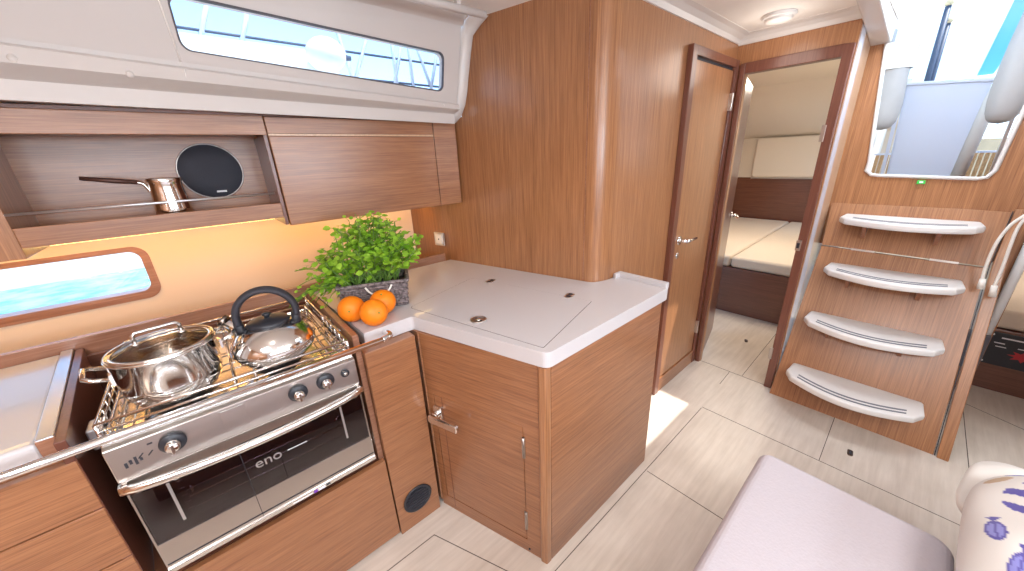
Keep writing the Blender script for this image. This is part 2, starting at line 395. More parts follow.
# white edging of the companionway
m=MB(); pp=[(2.95,y,z) for y,z in [(.322,1.99)]+co]
m.tube(pp,.009,8); struct('trim_5',m,'liner_lip','white rubber edging around the companionway opening')
m=MB(); m.box(2.940,2.9545,.018,.048,1.276,1.294,0); m.box(2.9385,2.9402,.026,.040,1.281,1.290,1)
tag(obj('safety_sticker',m,['green_paint','print_white']),'tiny green and white sticker below the companionway opening','sticker')
# door 2: frame + open leaf
e=empty('door_2',(2.56,.62,0),'open wooden door and dark frame of the aft cabin',None,None,'structure')
m=MB(); m.box(2.528,2.585,.842,.870,0,1.945); m.box(2.528,2.585,.384,.425,0,1.945); m.box(2.528,2.585,.425,.842,1.893,1.945); obj('door_frame',m,'wood_dark_v',e,bev=.003)
hp=Vector((2.588,.846,0)); fe=Vector((3.06,.952,0)); dd=(fe-hp).normalized(); nn=Vector((-dd.y,dd.x,0))
m=MB(); m.obox(hp+dd*.245+Vector((0,0,.965))+nn*.014,dd,nn,Z_,.245,.014,.925); lf=obj('door_leaf',m,'wood_dark_v',e,bev=.003)
hb=hp+dd*.445+Vector((0,0,1.02)); ax=(dd,Z_,-nn)
m=MB(); m.lathe([(.0001,0),(.024,0),(.024,.008),(.0001,.009)],hb,20,0,ax); m.tube([hb,hb-nn*.045],.009,10); m.tube([hb-nn*.045,hb-nn*.05-dd*.1],[.0095,.008],10); obj('door_handle',m,'chrome',e)
for z in (1.55,.25):
    m=MB(); m.box(2.520,2.532,.418,.436,z-.04,z+.04); obj('strike_plate' if z<1 else 'hinge',m,'steel_satin',e,bev=.001)
m=MB(); m.box(2.515,2.529,.405,.428,.93,.99); m.box(2.512,2.516,.410,.423,.945,.975,1); obj('strike_plate',m,['steel_satin','print_dark'],e,bev=.001)

# aft cabin shell seen through the doorway
m=MB(); m.box(2.58,6.0,1.95,1.98,0,2.1); struct('wall_cabin_port',m,'wood_v','wood lining on the outboard side of the aft cabin')
m=MB(); m.box(2.985,5.2,.395,.41,0,2.08); struct('wall_cabin_inboard',m,'cabin_cream','cream inboard side of the aft cabin')
m=MB(); m.box(5.95,5.98,.37,1.98,0,1.10,1); m.box(5.93,5.98,.37,1.98,1.10,2.1,0)
struct('wall_cabin_aft',m,['cabin_cream','wood_dark_h'],'dark wood and cream aft end of the aft cabin')
m=MB(); m.prism([(2.58,2.09),(4.65,2.08),(5.95,1.60),(5.95,1.64),(4.66,2.12),(2.58,2.13)],.37,1.98,0,lambda a,b,h:(a,h,b)); struct('ceiling_cabin',m,'cabin_cream','cream sloping ceiling of the aft cabin')
e=empty('wall_panel',(5.86,1.25,1.1),'large cream padded panel on the end wall above the bed','padded panel')
m=MB(); m.prism(rrect(.55,1.66,1.11,1.60,.03),5.85,5.928,0,lambda a,b,h:(h,a,b)); obj('panel_pad',m,'cabin_cream',e,bev=.015)
m=MB(); m.box(5.92,5.929,.53,1.68,1.085,1.11); obj('panel_rail',m,'liner_lip',e)
# bed
e=empty('berth',(4.7,1.1,0),'low dark wood bed platform in the aft cabin','bed')
m=MB(); m.box(3.62,5.93,.415,1.94,0,.44); obj('platform',m,'wood_dark_h',e,bev=.004)
def cushion(poly,z0,z1,name='mattress',mat='mattress',bev=.03,parent=None):
    m=MB(); m.prism(poly,z0,z1); return obj(name,m,mat,parent,bev=bev,seg=4)
q=tag(cushion(rpoly([(3.63,.42),(5.9,.42),(5.9,1.12),(3.63,1.07)],.03),.441,.545),'cream mattress section on the right half of the aft cabin bed','mattress')
q=tag(cushion(rpoly([(3.63,1.075),(5.9,1.125),(5.9,1.9),(3.63,1.9)],.03),.441,.548),'cream mattress section on the left half of the aft cabin bed, along the outer wall','mattress')

# starboard aft cabin beyond the steps
m=MB(); m.box(5.2,5.23,-1.7,-.36,0,1.32); m.box(2.98,5.2,-1.7,-1.67,0,1.32); struct('wall_starboard_cabin',m,'cabin_cream','cream walls of the starboard aft cabin')
m=MB(); m.box(2.96,5.2,-.36,-.33,0,1.3); struct('wall_engine_side',m,'wood_v','wood side of the engine box behind the steps')
m=MB(); m.box(2.96,6,-1.7,.3,-.04,0); 
e=empty('bench_berth',(3.45,-.9,0),'low wood-fronted berth beyond the steps at the right edge','berth')
m=MB(); m.box(3.45,5.19,-1.66,-.37,0,.40); obj('platform',m,'wood_dark_h',e,bev=.003)
q=tag(cushion(rrect(3.46,5.1,-1.65,-.38,.04),.402,.52),'cream mattress on the berth beyond the steps','mattress')
e=empty('switch_panel',(3.445,-.62,.28),'black electrical panel with red marking on the low berth front','electrical panel')
def P2(a,b,h): return (3.449-h,a,b)
m=MB(); m.prism(rrect(-.84,-.45,.175,.385,.008),0,.012,0,P2); obj('panel_face',m,'black_plastic',e,bev=.002)
for (a,b) in ((-.465,.37),(-.465,.19),(-.825,.37),(-.825,.19)):
    m=MB(); m.disc((3.437,a,b),.006,12,0,(Y_,Z_,-X_)); obj('screw',m,'print_white',e)
m=MB(); st=[]
for k in range(16):
    a=2*PI*k/16; r_=.046 if k%2==0 else .024; st.append((-.60+r_*1.25*math.cos(a),.26+r_*.8*math.sin(a)))
m.prism(st,.012,.0135,0,P2); obj('panel_mark',m,'red_paint',e)
for (a0,a1,b0,b1) in ((-.58,-.50,.352,.360),(-.66,-.62,.352,.358),(-.52,-.48,.318,.324),(-.53,-.49,.296,.301),(-.60,-.57,.305,.310),(-.67,-.63,.325,.33)):
    m=MB(); m.prism([(a0,b0),(a1,b0),(a1,b1),(a0,b1)],.012,.0132,0,P2); obj('printed_line',m,'print_white',e)

# hull side wall with long port light
HY=2.08
hw=rrect(-1.15,-.225,1.037,1.205,.035)
m=MB(); m.plate([(-1.7,.5),(1.0,.5),(1.0,1.9),(-1.7,1.9)],[rrect(-1.165,-.209,1.014,1.217,.045)],lambda a,b,h:(a,HY+h,b),.06)
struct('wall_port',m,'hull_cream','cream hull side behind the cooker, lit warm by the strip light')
e=empty('window_1',(-.7,HY,1.03),'long low hull window with brown frame over the sea',None,None,'structure')
m=MB(); m.plate(rrect(-1.18,-.199,1.004,1.225,.05),[hw],lambda a,b,h:(a,HY-.004+h,b),.064); obj('window_frame',m,'wood_top',e)
m=MB(); m.prism(rrect(-1.16,-.218,1.03,1.212,.04),0,.004,0,lambda a,b,h:(a,HY+.05+h,b)); obj('window_glass',m,'pane',e)

# coachroof side liner with window, lofted between two sections
def sect(t,lip=False):
    # t 0 at x=-1.7 .. uses slope measured between x=-.26 and 1.03
    x=t; k=(x+.26)/1.29
    dz=lambda a,b:a+(b-a)*k
    return [(x,1.68,dz(1.695,1.680)),(x,1.60,dz(1.690,1.666)),(x,1.600,dz(1.738,1.708)),(x,1.594,dz(1.742,1.712)),(x,1.556,dz(1.764,1.721)),(x,1.550,dz(1.768,1.725)),(x,1.553,dz(1.806,1.742)),(x,1.560,dz(1.813,1.749)),(x,1.572,dz(1.815,1.751)),(x,1.570,dz(1.826,1.765))]
m=MB()
xs=[-1.7,-.26,.40,1.05]
m.loft([sect(x) for x in xs])
# window panel : plate from section top (y 1.57) to ceiling (y 1.46)
def pan(a,b,h):
    # a = x, b = 0..1 up the panel
    k=(a+.26)/1.29; z0=1.826+(1.765-1.826)*k; y0=1.57; y1=1.50; z1=2.045
    return (a,y0+(y1-y0)*b+h,z0+(z1-z0)*b)
def pb(x,z):
    k=(x+.26)/1.29; z0=1.826+(1.765-1.826)*k; return (z-z0)/(2.045-z0)
win=rpoly([(.088,1.842),(.974,1.796),(.974,1.938),(.088,1.970)],.026)
def grow(w,g_):
    cx=.53; cz=1.885; return [(cx+(x-cx)*(1+g_/.44),cz+(z-cz)*(1+g_/.07)) for x,z in w]
hole=[(x,pb(x,z)) for x,z in win]
N_=12
outer=[(-1.7,0)]+[(-1.7+2.75*i/N_,0) for i in range(1,N_)]+[(1.05,0),(1.058,1),(-1.7,1)]
m.plate(outer,[hole],pan,.035)
# ceiling curve
m.loft([[(x,1.50,2.045),(x,1.485,2.068),(x,1.46,2.086),(x,1.43,2.09)] for x in (-1.7,1.07)],0,True)
m.box(-1.7,1.08,1.70,2.1,1.72,1.725)
o=struct('wall_port_upper',m,'liner','off-white moulded liner of the cabin side above the lockers')
# rounded end moulding against the wooden wall
m=MB()
lp=[(1.098,1.672,1.676),(1.106,1.632,1.700),(1.112,1.596,1.75),(1.117,1.580,1.80),(1.122,1.568,1.86),(1.128,1.546,1.95),(1.133,1.525,2.02),(1.143,1.48,2.06),(1.155,1.435,2.085)]
inn=[(x-.072,y+.020 if i>1 else y,z) for i,(x,y,z) in enumerate(lp)]
mid=[(x-.035,y-.022,z-(.012 if i>6 else -.0)) for i,(x,y,z) in enumerate(lp)]
mid2=[(x-.008,y-.018,z-(.01 if i>6 else 0)) for i,(x,y,z) in enumerate(lp)]
back=[(x,y+.04,z+.01) for (x,y,z) in lp]
m.loft([inn,[(x-.06,y-.012,z-(.006 if i>6 else 0)) for i,(x,y,z) in enumerate(lp)],mid,mid2,lp,back],0,True)
struct('trim_6',m,'liner_lip','white rounded moulding where the side liner meets the wooden wall')
# faint panel joint lines on liner
m=MB()
for jx,x2 in ((.062,.075),(-.235,-.27)):
    k=(jx+.26)/1.29
    a=pan(jx,1.0,-.001); b=pan(x2,.0,-.001); c_=(x2+.002,1.552,1.80-.047*(k)); d_=(x2,1.5525,1.768-.04*k); e_=(x2,1.594,1.735-.03*k)
    m.tube([a,b],.0022,6); m.tube([c_,d_],.0015,6)
struct('trim_7',m,'ceiling_white','raised joints between the white side liner panels')
e=empty('window_2',(.53,1.55,1.8),'long narrow cabin side window with rounded corners',None,None,'structure')
m=MB(); fr=[(x,pb(x,z)) for x,z in grow(win,.003)]
m.plate(fr,[[(x,pb(x,z)) for x,z in grow(win,-.0015)]],lambda a,b,h:(pan(a,b,h-.002)),.012); obj('window_frame',m,'block_grey',e)
m=MB(); m.plate([(x,pb(x,z)) for x,z in grow(win,.002)],[],lambda a,b,h:(pan(a,b,h+.028)),.004); obj('window_glass',m,'pane',e)
# little screw covers on liner
for (x,z,lb) in ((-.045,1.763,'right'),(-.245,1.778,'left')):
    m=MB(); m.lathe([(.0001,-.006),(.006,-.005),(.009,-.001),(.009,.001)],(x,1.552,z),16,0,(X_,Z_,Y_)); tag(obj('screw_cover',m,'liner_lip'),'small round white cover on the side liner, the %s one'%('one nearer the window' if lb=='right' else 'one at the left edge'),'cover cap')
m=MB(); m.lathe([(.0001,-.005),(.005,-.004),(.007,0)],(.965,1.553,1.737),16,0,(X_,Z_,Y_)); tag(obj('screw_cover',m,'liner_lip'),'tiny round cover on the liner below the right end of the window','cover cap')
# grab rail below the ceiling
e=empty('grab_rail',(.6,1.36,2.04),'white grab rail under the ceiling above the cabin window','grab rail')
m=MB(); m.tube([(-1.2,1.36,2.04),(.6,1.345,2.04),(1.06,1.332,2.04)],.014,12); obj('rail_tube',m,'liner_lip',e)
for x in (.943,.1,-.8):
    m=MB(); m.box(x-.010,x+.010,1.335,1.358,2.035,2.084); obj('bracket',m,'liner_lip',e,bev=.005)

# remaining shell behind the viewer; starboard windows added to carry fill light
m=MB(); m.plate([(-1.7,0),(4.0,0),(4.0,2.13),(-1.7,2.13)],[rrect(-1.1,.1,1.35,1.75,.06),rrect(.5,1.6,1.35,1.75,.06)],lambda a,b,h:(a,-1.7-h,b),.04); struct('wall_starboard',m,'liner','pale starboard cabin side with two long windows')
for i,(a0,a1) in enumerate(((-1.1,.1),(.5,1.6))):
    m=MB(); m.prism(rrect(a0-.01,a1+.01,1.34,1.76,.06),0,.005,0,lambda a,b,h:(a,-1.73+h,b)); struct('window_%d'%(i+3),m,'pane','starboard window glass')
m=MB(); m.box(-1.73,-1.7,-1.7,2.12,0,2.13); struct('wall_forward',m,'wood_v','forward wood bulkhead')
m=MB(); m.box(2.2,2.23,-1.7,-.75,0,2.1); struct('wall_nav',m,'wood_v','wood partition starboard of the steps')

# ================================================================ STAIRS
SL=.42
def sp(a,b,h=0):  # a = y, b = height ; leaning panel plane, h outward (towards -x)
    return (2.47+SL*b-h*.92,a,b+h*.39*0)
e=empty('companionway_steps',(2.55,0,0),'wooden companionway steps with four curved white treads','steps')
m=MB(); m.prism([(-.285,.897),(.357,.912),(.377,1.17),(-.295,1.15)],-.02,0,0,lambda a,b,h:sp(a,b,-h-.02)); obj('upper_panel',m,'wood_stair',e,bev=.001)
m=MB(); m.prism([(-.325,.0),(.376,.0),(.358,.905),(-.280,.889)],-.02,0,0,lambda a,b,h:sp(a,b,-h-.02)); obj('lower_panel',m,'wood_stair',e,bev=.001)
m=MB(); m.prism([(-.331,.0),(-.327,.0),(-.285,.9),(-.295,1.155),(-.298,1.155),(-.288,.9)],0,.003,0,lambda a,b,h:sp(a,b,h-.003)); obj('panel_gap',m,'print_dark',e)
m=MB(); m.prism([(-.375,.0),(-.335,.0),(-.292,.9),(-.300,1.165),(-.325,1.165),(-.335,.9)],0,.035,0,lambda a,b,h:sp(a,b,h-.02)); obj('stringer',m,'wood_stair',e,bev=.003)
for y in (.17,-.14):
    c0=sp(y,.900-.003*(y<0)); m=MB(); m.prism([(y-.05,.896+y*.02),(y+.05,.898+y*.02),(y+.05,.908+y*.02),(y-.05,.906+y*.02)],0,.004,0,lambda a,b,h:sp(a,b,h)); obj('hinge',m,'steel',e)
tz=[(.222,.317,-.247),(.535,.315,-.236),(.822,.300,-.231),(1.10,.303,-.226)]
for i,(z,yl,yr) in enumerate(tz):
    xb=2.47+SL*z-.002; 
    # outline (x,y): straight back, curved front
    front=[]; nseg=18
    for k in range(nseg+1):
        t=k/nseg; y=yl+(yr-yl)*t; dep=.155+.12*math.sin(PI*(t*.92+.04)); 
        if k==0: dep=.125
        if k==nseg: dep=.125
        front.append((xb-dep,y))
    poly=[(xb,yl-.008)]+front+[(xb,yr+.008)]
    m=MB(); m.prism(poly,z-.038,z); tr=obj('tread',m,'tread_white',e,bev=.012,seg=3)
    for q,(o1) in enumerate((.020,.050)):
        pts=[(x+o1+.005,y,z+.0005) for x,y in front[2:-2]]
        g_=MB()
        g_.loft([[(x,y,z-.001),(x,y,z+.0012),(x+.013,y,z+.0012),(x+.013,y,z-.001)] for x,y,_ in pts],closed=True)
        obj('grip_strip',g_,'grip',tr)
    for y in (yl-.115,yr+.135):
        m=MB(); m.prism([(xb+.004,z-.037),(xb-.14,z-.037),(xb-.13,z-.052),(xb-.07,z-.125),(xb-.045,z-.125)],y-.009,y+.009,0,lambda a,b,h:(a,h,b)); 
        obj('bracket',m,'wood_top',tr,bev=.002)
m=MB(); m.box(2.44,2.475,-.372,-.335,0,.1); 

# vertical leecloth pole, base and rope right of the steps
e=empty('rolled_cloth',(2.93,-.375,.33),'white rolled cloth standing on end against a dark grey base right of the steps','rolled cloth')
m=MB(); m.tube([(2.93,-.375,.53),(2.93,-.380,.9),(2.93,-.385,1.29)],[.017,.018,.020],14); obj('roll',m,'canvas_white',e)
m=MB(); m.box(2.90,2.955,-.392,-.305,.33,.53); obj('base',m,'block_grey',e,bev=.004)
e=empty('rope',(2.9,-.38,1.1),'two loops of white rope with frayed whipped ends hanging beside the steps','rope')
def bez(p,n=24):
    out=[]; P=[Vector(q) for q in p]
    for i in range(len(P)-1):
        a=P[max(0,i-1)]; b=P[i]; c_=P[i+1]; d=P[min(len(P)-1,i+2)]
        for k in range(n//(len(P)-1)+1):
            t=k/(n//(len(P)-1)+1); out.append(.5*((2*b)+(c_-a)*t+(2*a-5*b+4*c_-d)*t*t+(3*b-a-3*c_+d)*t**3))
    out.append(P[-1]); return out
rp=lambda y,z,x=2.74:(x,y*x/2.8,1.5+(z-1.5)*x/2.8)
m=MB(); m.tube(bez([rp(-.325,1.17),rp(-.290,1.11),rp(-.272,1.014),rp(-.272,.90),rp(-.279,.83)]),.006,8); m.tube([rp(-.279,.845),rp(-.283,.795)],[.010,.013],10); obj('rope_tail',m,'rope',e)
m=MB(); m.tube(bez([rp(-.325,1.17),rp(-.313,1.10),rp(-.314,1.02),rp(-.319,.92),rp(-.320,.81)]),.006,8); m.tube([rp(-.320,.82),rp(-.326,.765)],[.010,.013],10); obj('rope_tail',m,'rope',e)
m=MB(); m.tube(bez([rp(-.34,1.24),rp(-.325,1.17),rp(-.33,1.14),rp(-.35,1.16),rp(-.36,1.24),rp(-.34,1.24)]),.008,8); obj('knot',m,'rope',e)

# ================================================================ GALLEY
GY=1.15
# drawers left of the cooker
e=empty('drawer_cabinet',(-1.0,1.4,0),'wood base cabinet with drawers left of the cooker','cabinet')
m=MB(); m.prism([(-1.68,1.172),(-.376,1.172),(-.434,1.75),(-1.68,1.75)],0,.888); obj('carcass',m,'wood_h',e)
for (z0,z1) in ((.742,.886),(.572,.738),(.30,.568),(.02,.296)):
    m=MB(); m.box(-1.68,-.3555,GY,1.172,z0,z1); obj('drawer',m,'wood_h',e,bev=.002)
# left worktop
e=empty('left_worktop',(-1.0,1.5,.9),'pale worktop with aluminium end strip left of the cooker','worktop')
m=MB(); m.prism([(-1.68,1.185),(-.405,1.185),(-.4665,1.80),(-1.68,1.80)],.89,.943); obj('slab',m,'worktop',e,bev=.008,seg=3)
m=MB(); m.prism([(-.404,1.183),(-.375,1.183),(-.4365,1.80),(-.4655,1.80)],.89,.951); obj('end_strip',m,'alu',e,bev=.003)
m=MB(); m.box(-.402,-.3735,1.178,1.1825,.8895,.948); obj('end_cap',m,'wood_top',e)
# cooker recess: side boards, back board
e=empty('cooker_recess',(0,1.5,0),'dark wood-lined recess holding the gimballed cooker','recess')
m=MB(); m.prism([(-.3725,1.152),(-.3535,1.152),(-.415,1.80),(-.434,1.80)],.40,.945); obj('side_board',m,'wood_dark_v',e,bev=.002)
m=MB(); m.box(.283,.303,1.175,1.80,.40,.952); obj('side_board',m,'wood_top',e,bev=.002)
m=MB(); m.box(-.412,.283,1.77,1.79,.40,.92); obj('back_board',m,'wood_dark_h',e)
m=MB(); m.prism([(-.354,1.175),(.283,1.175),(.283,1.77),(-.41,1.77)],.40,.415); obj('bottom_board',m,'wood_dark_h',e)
m=MB(); m.box(-.353,-.325,1.25,1.31,.84,.90); m.tube([(-.353,1.28,.87),(-.312,1.28,.87)],.012,12); obj('gimbal_block',m,'alu',e,bev=.004)
m=MB(); m.box(.268,.283,1.20,1.235,.47,.53); m.tube([(.27,1.196,.50),(.284,1.196,.50)],.006,10); obj('lock_catch',m,'steel',e,bev=.003)
for y in (1.30,1.42):
    m=MB(); m.tube([(.275,y,.935),(.275,y+.10,.935)],.003,8); m.tube([(.275,y,.935),(.283,y,.935)],.003,8); obj('side_clip',m,'steel',e)
# panel under the cooker
e=empty('lower_locker',(0,1.4,0),'wood locker front below the cooker','cabinet')
m=MB(); m.box(-.353,.2985,GY,1.172,.02,.415); obj('front_panel',m,'wood_h',e,bev=.002)
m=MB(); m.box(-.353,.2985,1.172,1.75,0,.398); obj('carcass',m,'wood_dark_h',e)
# pier right of the cooker
e=empty('narrow_cabinet',(.39,1.4,0),'narrow wood cabinet front between the cooker and the island','cabinet')
m=MB(); m.box(.304,.492,GY+.0,1.75,.0,.887); obj('front_panel',m,'wood_h',e,bev=.002)
m=MB(); 
ax=(X_,Z_,-Y_)
m.lathe([(.062,0),(.064,.006),(.058,.010),(.054,.006),(.0001,.005)],(.396,GY,.14),36,0,ax); vt=obj('vent_grille',m,'black_plastic',e)
m=MB()
for i in range(-3,4):
    w=math.sqrt(.05**2-(i*.014)**2); m.box(.396-w,.396+w,GY-.009,GY-.004,.14+i*.014-.002,.14+i*.014+.002)
obj('vent_slats',m,'black_rubber',vt)

# island cabinet
I0=Vector((.678,.655,0)); it=Vector((math.cos(R(108)),math.sin(R(108)),0)); inr=Vector((-math.sin(R(108)),math.cos(R(108)),0))  # outward normal of front (towards -x)
e=empty('island_cabinet',(1.0,.9,0),'angled wood island cabinet under the white worktop, with a small door','cabinet')
IF=lambda a,b,h: I0+it*a+inr*h+Z_*b
Iend=I0+it*.525
m=MB(); m.prism([(I0.x+.025,I0.y+.03),(1.395,.66),(1.395,.885),(1.20,.885),(1.06,1.30),(.505,1.30),(.51,1.165),(Iend.x+.02,Iend.y)],.02,.887); obj('carcass',m,'wood_h',e)
m=MB(); m.plate([(.022,.0),(.53,0),(.53,.887),(.022,.887)],[[(.085,.065),(.50,.065),(.50,.622),(.085,.622)]],lambda a,b,h:IF(a,b,h-.02),.02); obj('front_panel',m,'wood_h',e)
m=MB(); m.box(.70,1.402,.648,.666,.0,.887); obj('side_panel',m,'wood_h',e,bev=.001)
m=MB(); 
pc=I0+Vector((.012,.004,0)); m.prism(rpoly([(I0.x-.006,I0.y-.008),(I0.x+.024,I0.y-.008),(I0.x+.024,I0.y+.026),(I0.x-.016,I0.y+.022)],.009),0,.887); obj('corner_post',m,'wood_v',e)
m=MB(); m.prism([(.0215,0),(.0245,0),(.0245,.887),(.0215,.887)],0,.0012,0,IF); obj('corner_joint',m,'wood_dark_v',e)
d=MB(); d.prism([(.088,.068),(.497,.068),(.497,.619),(.088,.619)],0,.02,0,lambda a,b,h:IF(a,b,h-.021)); dr=obj('door',d,'wood_h',e,bev=.0015)
for z in (.535,.175):
    m=MB(); m.prism([(.079,z-.045),(.091,z-.045),(.091,z+.045),(.079,z+.045)],0,.004,0,lambda a,b,h:IF(a,b,h)); m.tube([IF(.085,z-.045,.004),IF(.085,z+.045,.004)],.004,8); obj('hinge',m,'steel_satin',dr)
m=MB(); 
m.prism(rrect(.462,.505,.50,.565,.008),0,.006,0,IF)
hd=obj('handle',m,'chrome',dr,bev=.002)
m=MB(); m.tube([IF(.485,.53,.0),IF(.485,.53,.03)],.014,16); m.prism(rrect(.352,.50,.512,.546,.01),.030,.048,0,IF); obj('lever',m,'steel',hd,bev=.005,seg=3)
m=MB(); m.prism([(.455,.02),(.4575,.02),(.4575,.617),(.455,.617)],0,.0006,0,IF); obj('door_joint',m,'wood_dark_v',dr)
m=MB(); m.lathe([(.0001,0),(.004,0),(.004,.004),(.0001,.004)],IF(.075,.02,0),12,0,(it,Z_,inr)); obj('screw',m,'print_dark',e)

# main worktop (L-shaped)
WT=.943
e=empty('main_worktop',(1.0,1.1,.89),'white L-shaped worktop with inset hatch lid and raised end rim','worktop')
wp=rpoly([(.306,1.188),(.512,1.196),(.676,.642),(1.45,.644),(1.46,.94),(1.44,.895),(1.385,.897)],[.004,.01,.028,.02,.0,0,0])
cs=[(1.385,.8955)]
wpts=rpoly([(.306,1.188),(.512,1.196),(.676,.640),(1.452,.644),(1.455,.895)],[.003,.012,.03,.02,0])
tail=[]
for p in reversed(path[3:-1]): tail.append((p.x-.004 if p.x<1.3 else p.x-.002,p.y-.004))
e2=p0+d0*.30
wpts+=tail+[( (s0-d0*.86).x-.004,(s0-d0*.86).y),(.306,1.80)]
m=MB(); m.prism(wpts,.889,WT); obj('slab',m,'worktop',e,bev=.010,seg=3)
m=MB(); m.prism(rpoly([(1.425,.646),(1.4515,.646),(1.4535,.893),(1.430,.893)],.006),WT-.002,WT+.022); m.prism(rpoly([(1.395,.876),(1.43,.876),(1.43,.894),(1.40,.894)],.003),WT-.002,WT+.022); obj('raised_rim',m,'worktop',e,bev=.006,seg=3)
# hatch lid
hq=[(.545,1.285),(.945,1.405),(1.095,.79),(.692,.672)]
hq=rpoly(hq,[.02,.02,.006,.006]); cx=sum(p[0] for p in hq)/len(hq); cy=sum(p[1] for p in hq)/len(hq)
m=MB(); m.plate(hq,[[(cx+(x-cx)*.994,cy+(y-cy)*.994) for x,y in hq]],lambda a,b,h:(a,b,WT-.001+h),.0014,1)
m.prism([(cx+(x-cx)*.994,cy+(y-cy)*.994) for x,y in hq],WT-.001,WT+.0008,0); lid=obj('hatch_lid',m,['worktop','groove'],e)
for (x,y,rr) in ((.672,.983,.030),(.97,1.291,.022),(1.08,.893,.022)):
    m=MB(); ux=Vector((math.cos(R(20)),math.sin(R(20)),0)); vx=Vector((-ux.y,ux.x,0))
    if rr>.025:
        m.lathe([(.0001,.0),(rr,.0),(rr,.003),(rr-.006,.004),(rr-.010,.001),(.0001,.001)],(x,y,WT+.0008),28); lt=obj('latch',m,'steel_satin',lid)
        m=MB(); m.lathe([(.0001,0),(.011,0),(.009,.0035),(.0001,.004)],(x,y,WT+.0015),20); m.box(x-.004,x+.004,y-.019,y+.019,WT+.0015,WT+.003,1); obj('latch_button',m,['steel','print_dark'],lt)
    else:
        m.prism(rrect(-.026,.026,-.016,.016,.012),0,.003,0,lambda a,b,h:Vector((x,y,WT+.0006))+ux*a+vx*b+Z_*h); lt=obj('latch',m,'steel_satin',lid)
        m=MB(); m.prism(rrect(-.020,-.003,-.009,.009,.005),0,.001,0,lambda a,b,h:Vector((x,y,WT+.0034))+ux*a+vx*b+Z_*h); m.prism(rrect(.003,.020,-.009,.009,.005),0,.001,0,lambda a,b,h:Vector((x,y,WT+.0034))+ux*a+vx*b+Z_*h); obj('latch_slot',m,'print_dark',lt)
# back board behind worktops
m=MB(); m.box(-1.68,1.034,1.803,1.822,.60,.983); tag(obj('back_fiddle',m,'wood_top',bev=.003),'low wood board along the back of the worktops and cooker','fiddle board')

# grab bar in front of the cooker
e=empty('grab_bar',(0,1.115,.943),'long polished steel grab bar in front of the cooker and left worktop','grab bar')
m=MB(); m.tube([(-1.6,1.115,.930),(-.5,1.115,.930),(.36,1.112,.934)],.0105,14); obj('bar',m,'chrome',e)
m=MB(); m.tube(bez([(.36,1.112,.934),(.385,1.118,.935),(.398,1.14,.933),(.398,1.19,.922)],16),.0105,14); obj('bar_end',m,'chrome',e)
m=MB(); m.tube([(-.80,1.115,.930),(-.80,1.186,.925)],.009,12); obj('bar_bracket',m,'chrome',e)

# ---------------- cooker
CX0,CX1=-.309,.262; CF=1.13
e=empty('cooker',(-.02,1.4,.48),'stainless steel gimballed cooker with two-burner hob and glass oven door','cooker')
m=MB(); m.box(CX0,CX1,CF+.02,1.70,.465,.893); m.box(CX0,CX1,CF+.002,CF+.02,.785,.893); obj('body',m,'steel_satin',e,bev=.002)
m=MB(); m.prism([(CF-.004,.800),(CF+.02,.800),(CF+.03,.901),(CF+.006,.901),(CF-.004,.893)],CX0-.002,CX1+.002,0,lambda a,b,h:(h,a,b)); cp=obj('control_panel',m,'steel_satin',e,bev=.002)
def knob(x,z,r,small=False):
    m=MB(); ax=(X_,Z_,-Y_); y=CF-.005
    m.lathe([(.0001,0),(r,0),(r,.006),(r*.86,.010),(.0001,.010)],(x,y,z),28,0,ax); k_=obj('knob' if not small else 'ignition_button',m,'black_plastic',cp)
    if not small:
        m=MB(); m.lathe([(.0001,.009),(r*.58,.009),(r*.54,.028),(r*.42,.032),(.0001,.033)],(x,y,z),24,0,ax); m.box(x-.0035,x+.0035,y-.037,y-.02,z-r*.5,z+r*.5); obj('knob_grip',m,'steel',k_,bev=.001)
    else:
        m=MB(); m.lathe([(.0001,.009),(r*.5,.009),(r*.45,.013),(.0001,.013)],(x,y,z),16,0,ax); obj('button_cap',m,'steel_satin',k_)
knob(-.197,.855,.027); knob(.088,.855,.026); knob(.166,.858,.026); knob(.226,.860,.013,True)
m=MB()
for i in range(4): m.box(-.288+i*.009,-.283+i*.009,CF-.0052,CF-.0038,.832+.006*(i%2),.846+.004*(i%3))
for (x,z) in ((-.262,.852),(-.245,.85)): m.tube([(x,CF-.0045,z-.006),(x+.01,CF-.0045,z+.004)],.0016,6)
m.box(-.24,-.23,CF-.0052,CF-.0038,.872,.876); obj('panel_print',m,'print_dark',cp)
m=MB(); m.box(-.095,-.04,CF-.0055,CF-.0042,.818,.886); obj('panel_plate',m,'steel_satin',cp,bev=.002)
# hob top
m=MB(); m.plate(rrect(CX0,CX1,CF+.02,1.72,.01),[],lambda a,b,h:(a,b,.888+h),.012); hob=obj('hob_top',m,'steel',e)
m=MB(); m.box(CX0-.002,CX1+.002,CF+.01,CF+.028,.893,.908); m.box(CX0-.002,CX0+.008,CF+.028,1.72,.893,.906); m.box(CX1-.008,CX1+.002,CF+.028,1.72,.893,.906); m.box(CX0-.002,CX1+.002,1.71,1.722,.893,.906); obj('hob_rim',m,'steel',e,bev=.003)
for (x,y,r_) in ((-.165,1.255,.052),(.075,1.27,.045)):
    m=MB(); m.lathe([(r_+.016,.9005),(r_+.012,.905),(r_+.002,.904),(r_,.913),(r_*.75,.919),(.0001,.920)],(x,y,0),32); m.tube([(x+(r_*.86)*math.cos(2*PI*k/24),y+(r_*.86)*math.sin(2*PI*k/24),.918) for k in range(24)],.004,8,True); obj('burner',m,'burner',e)
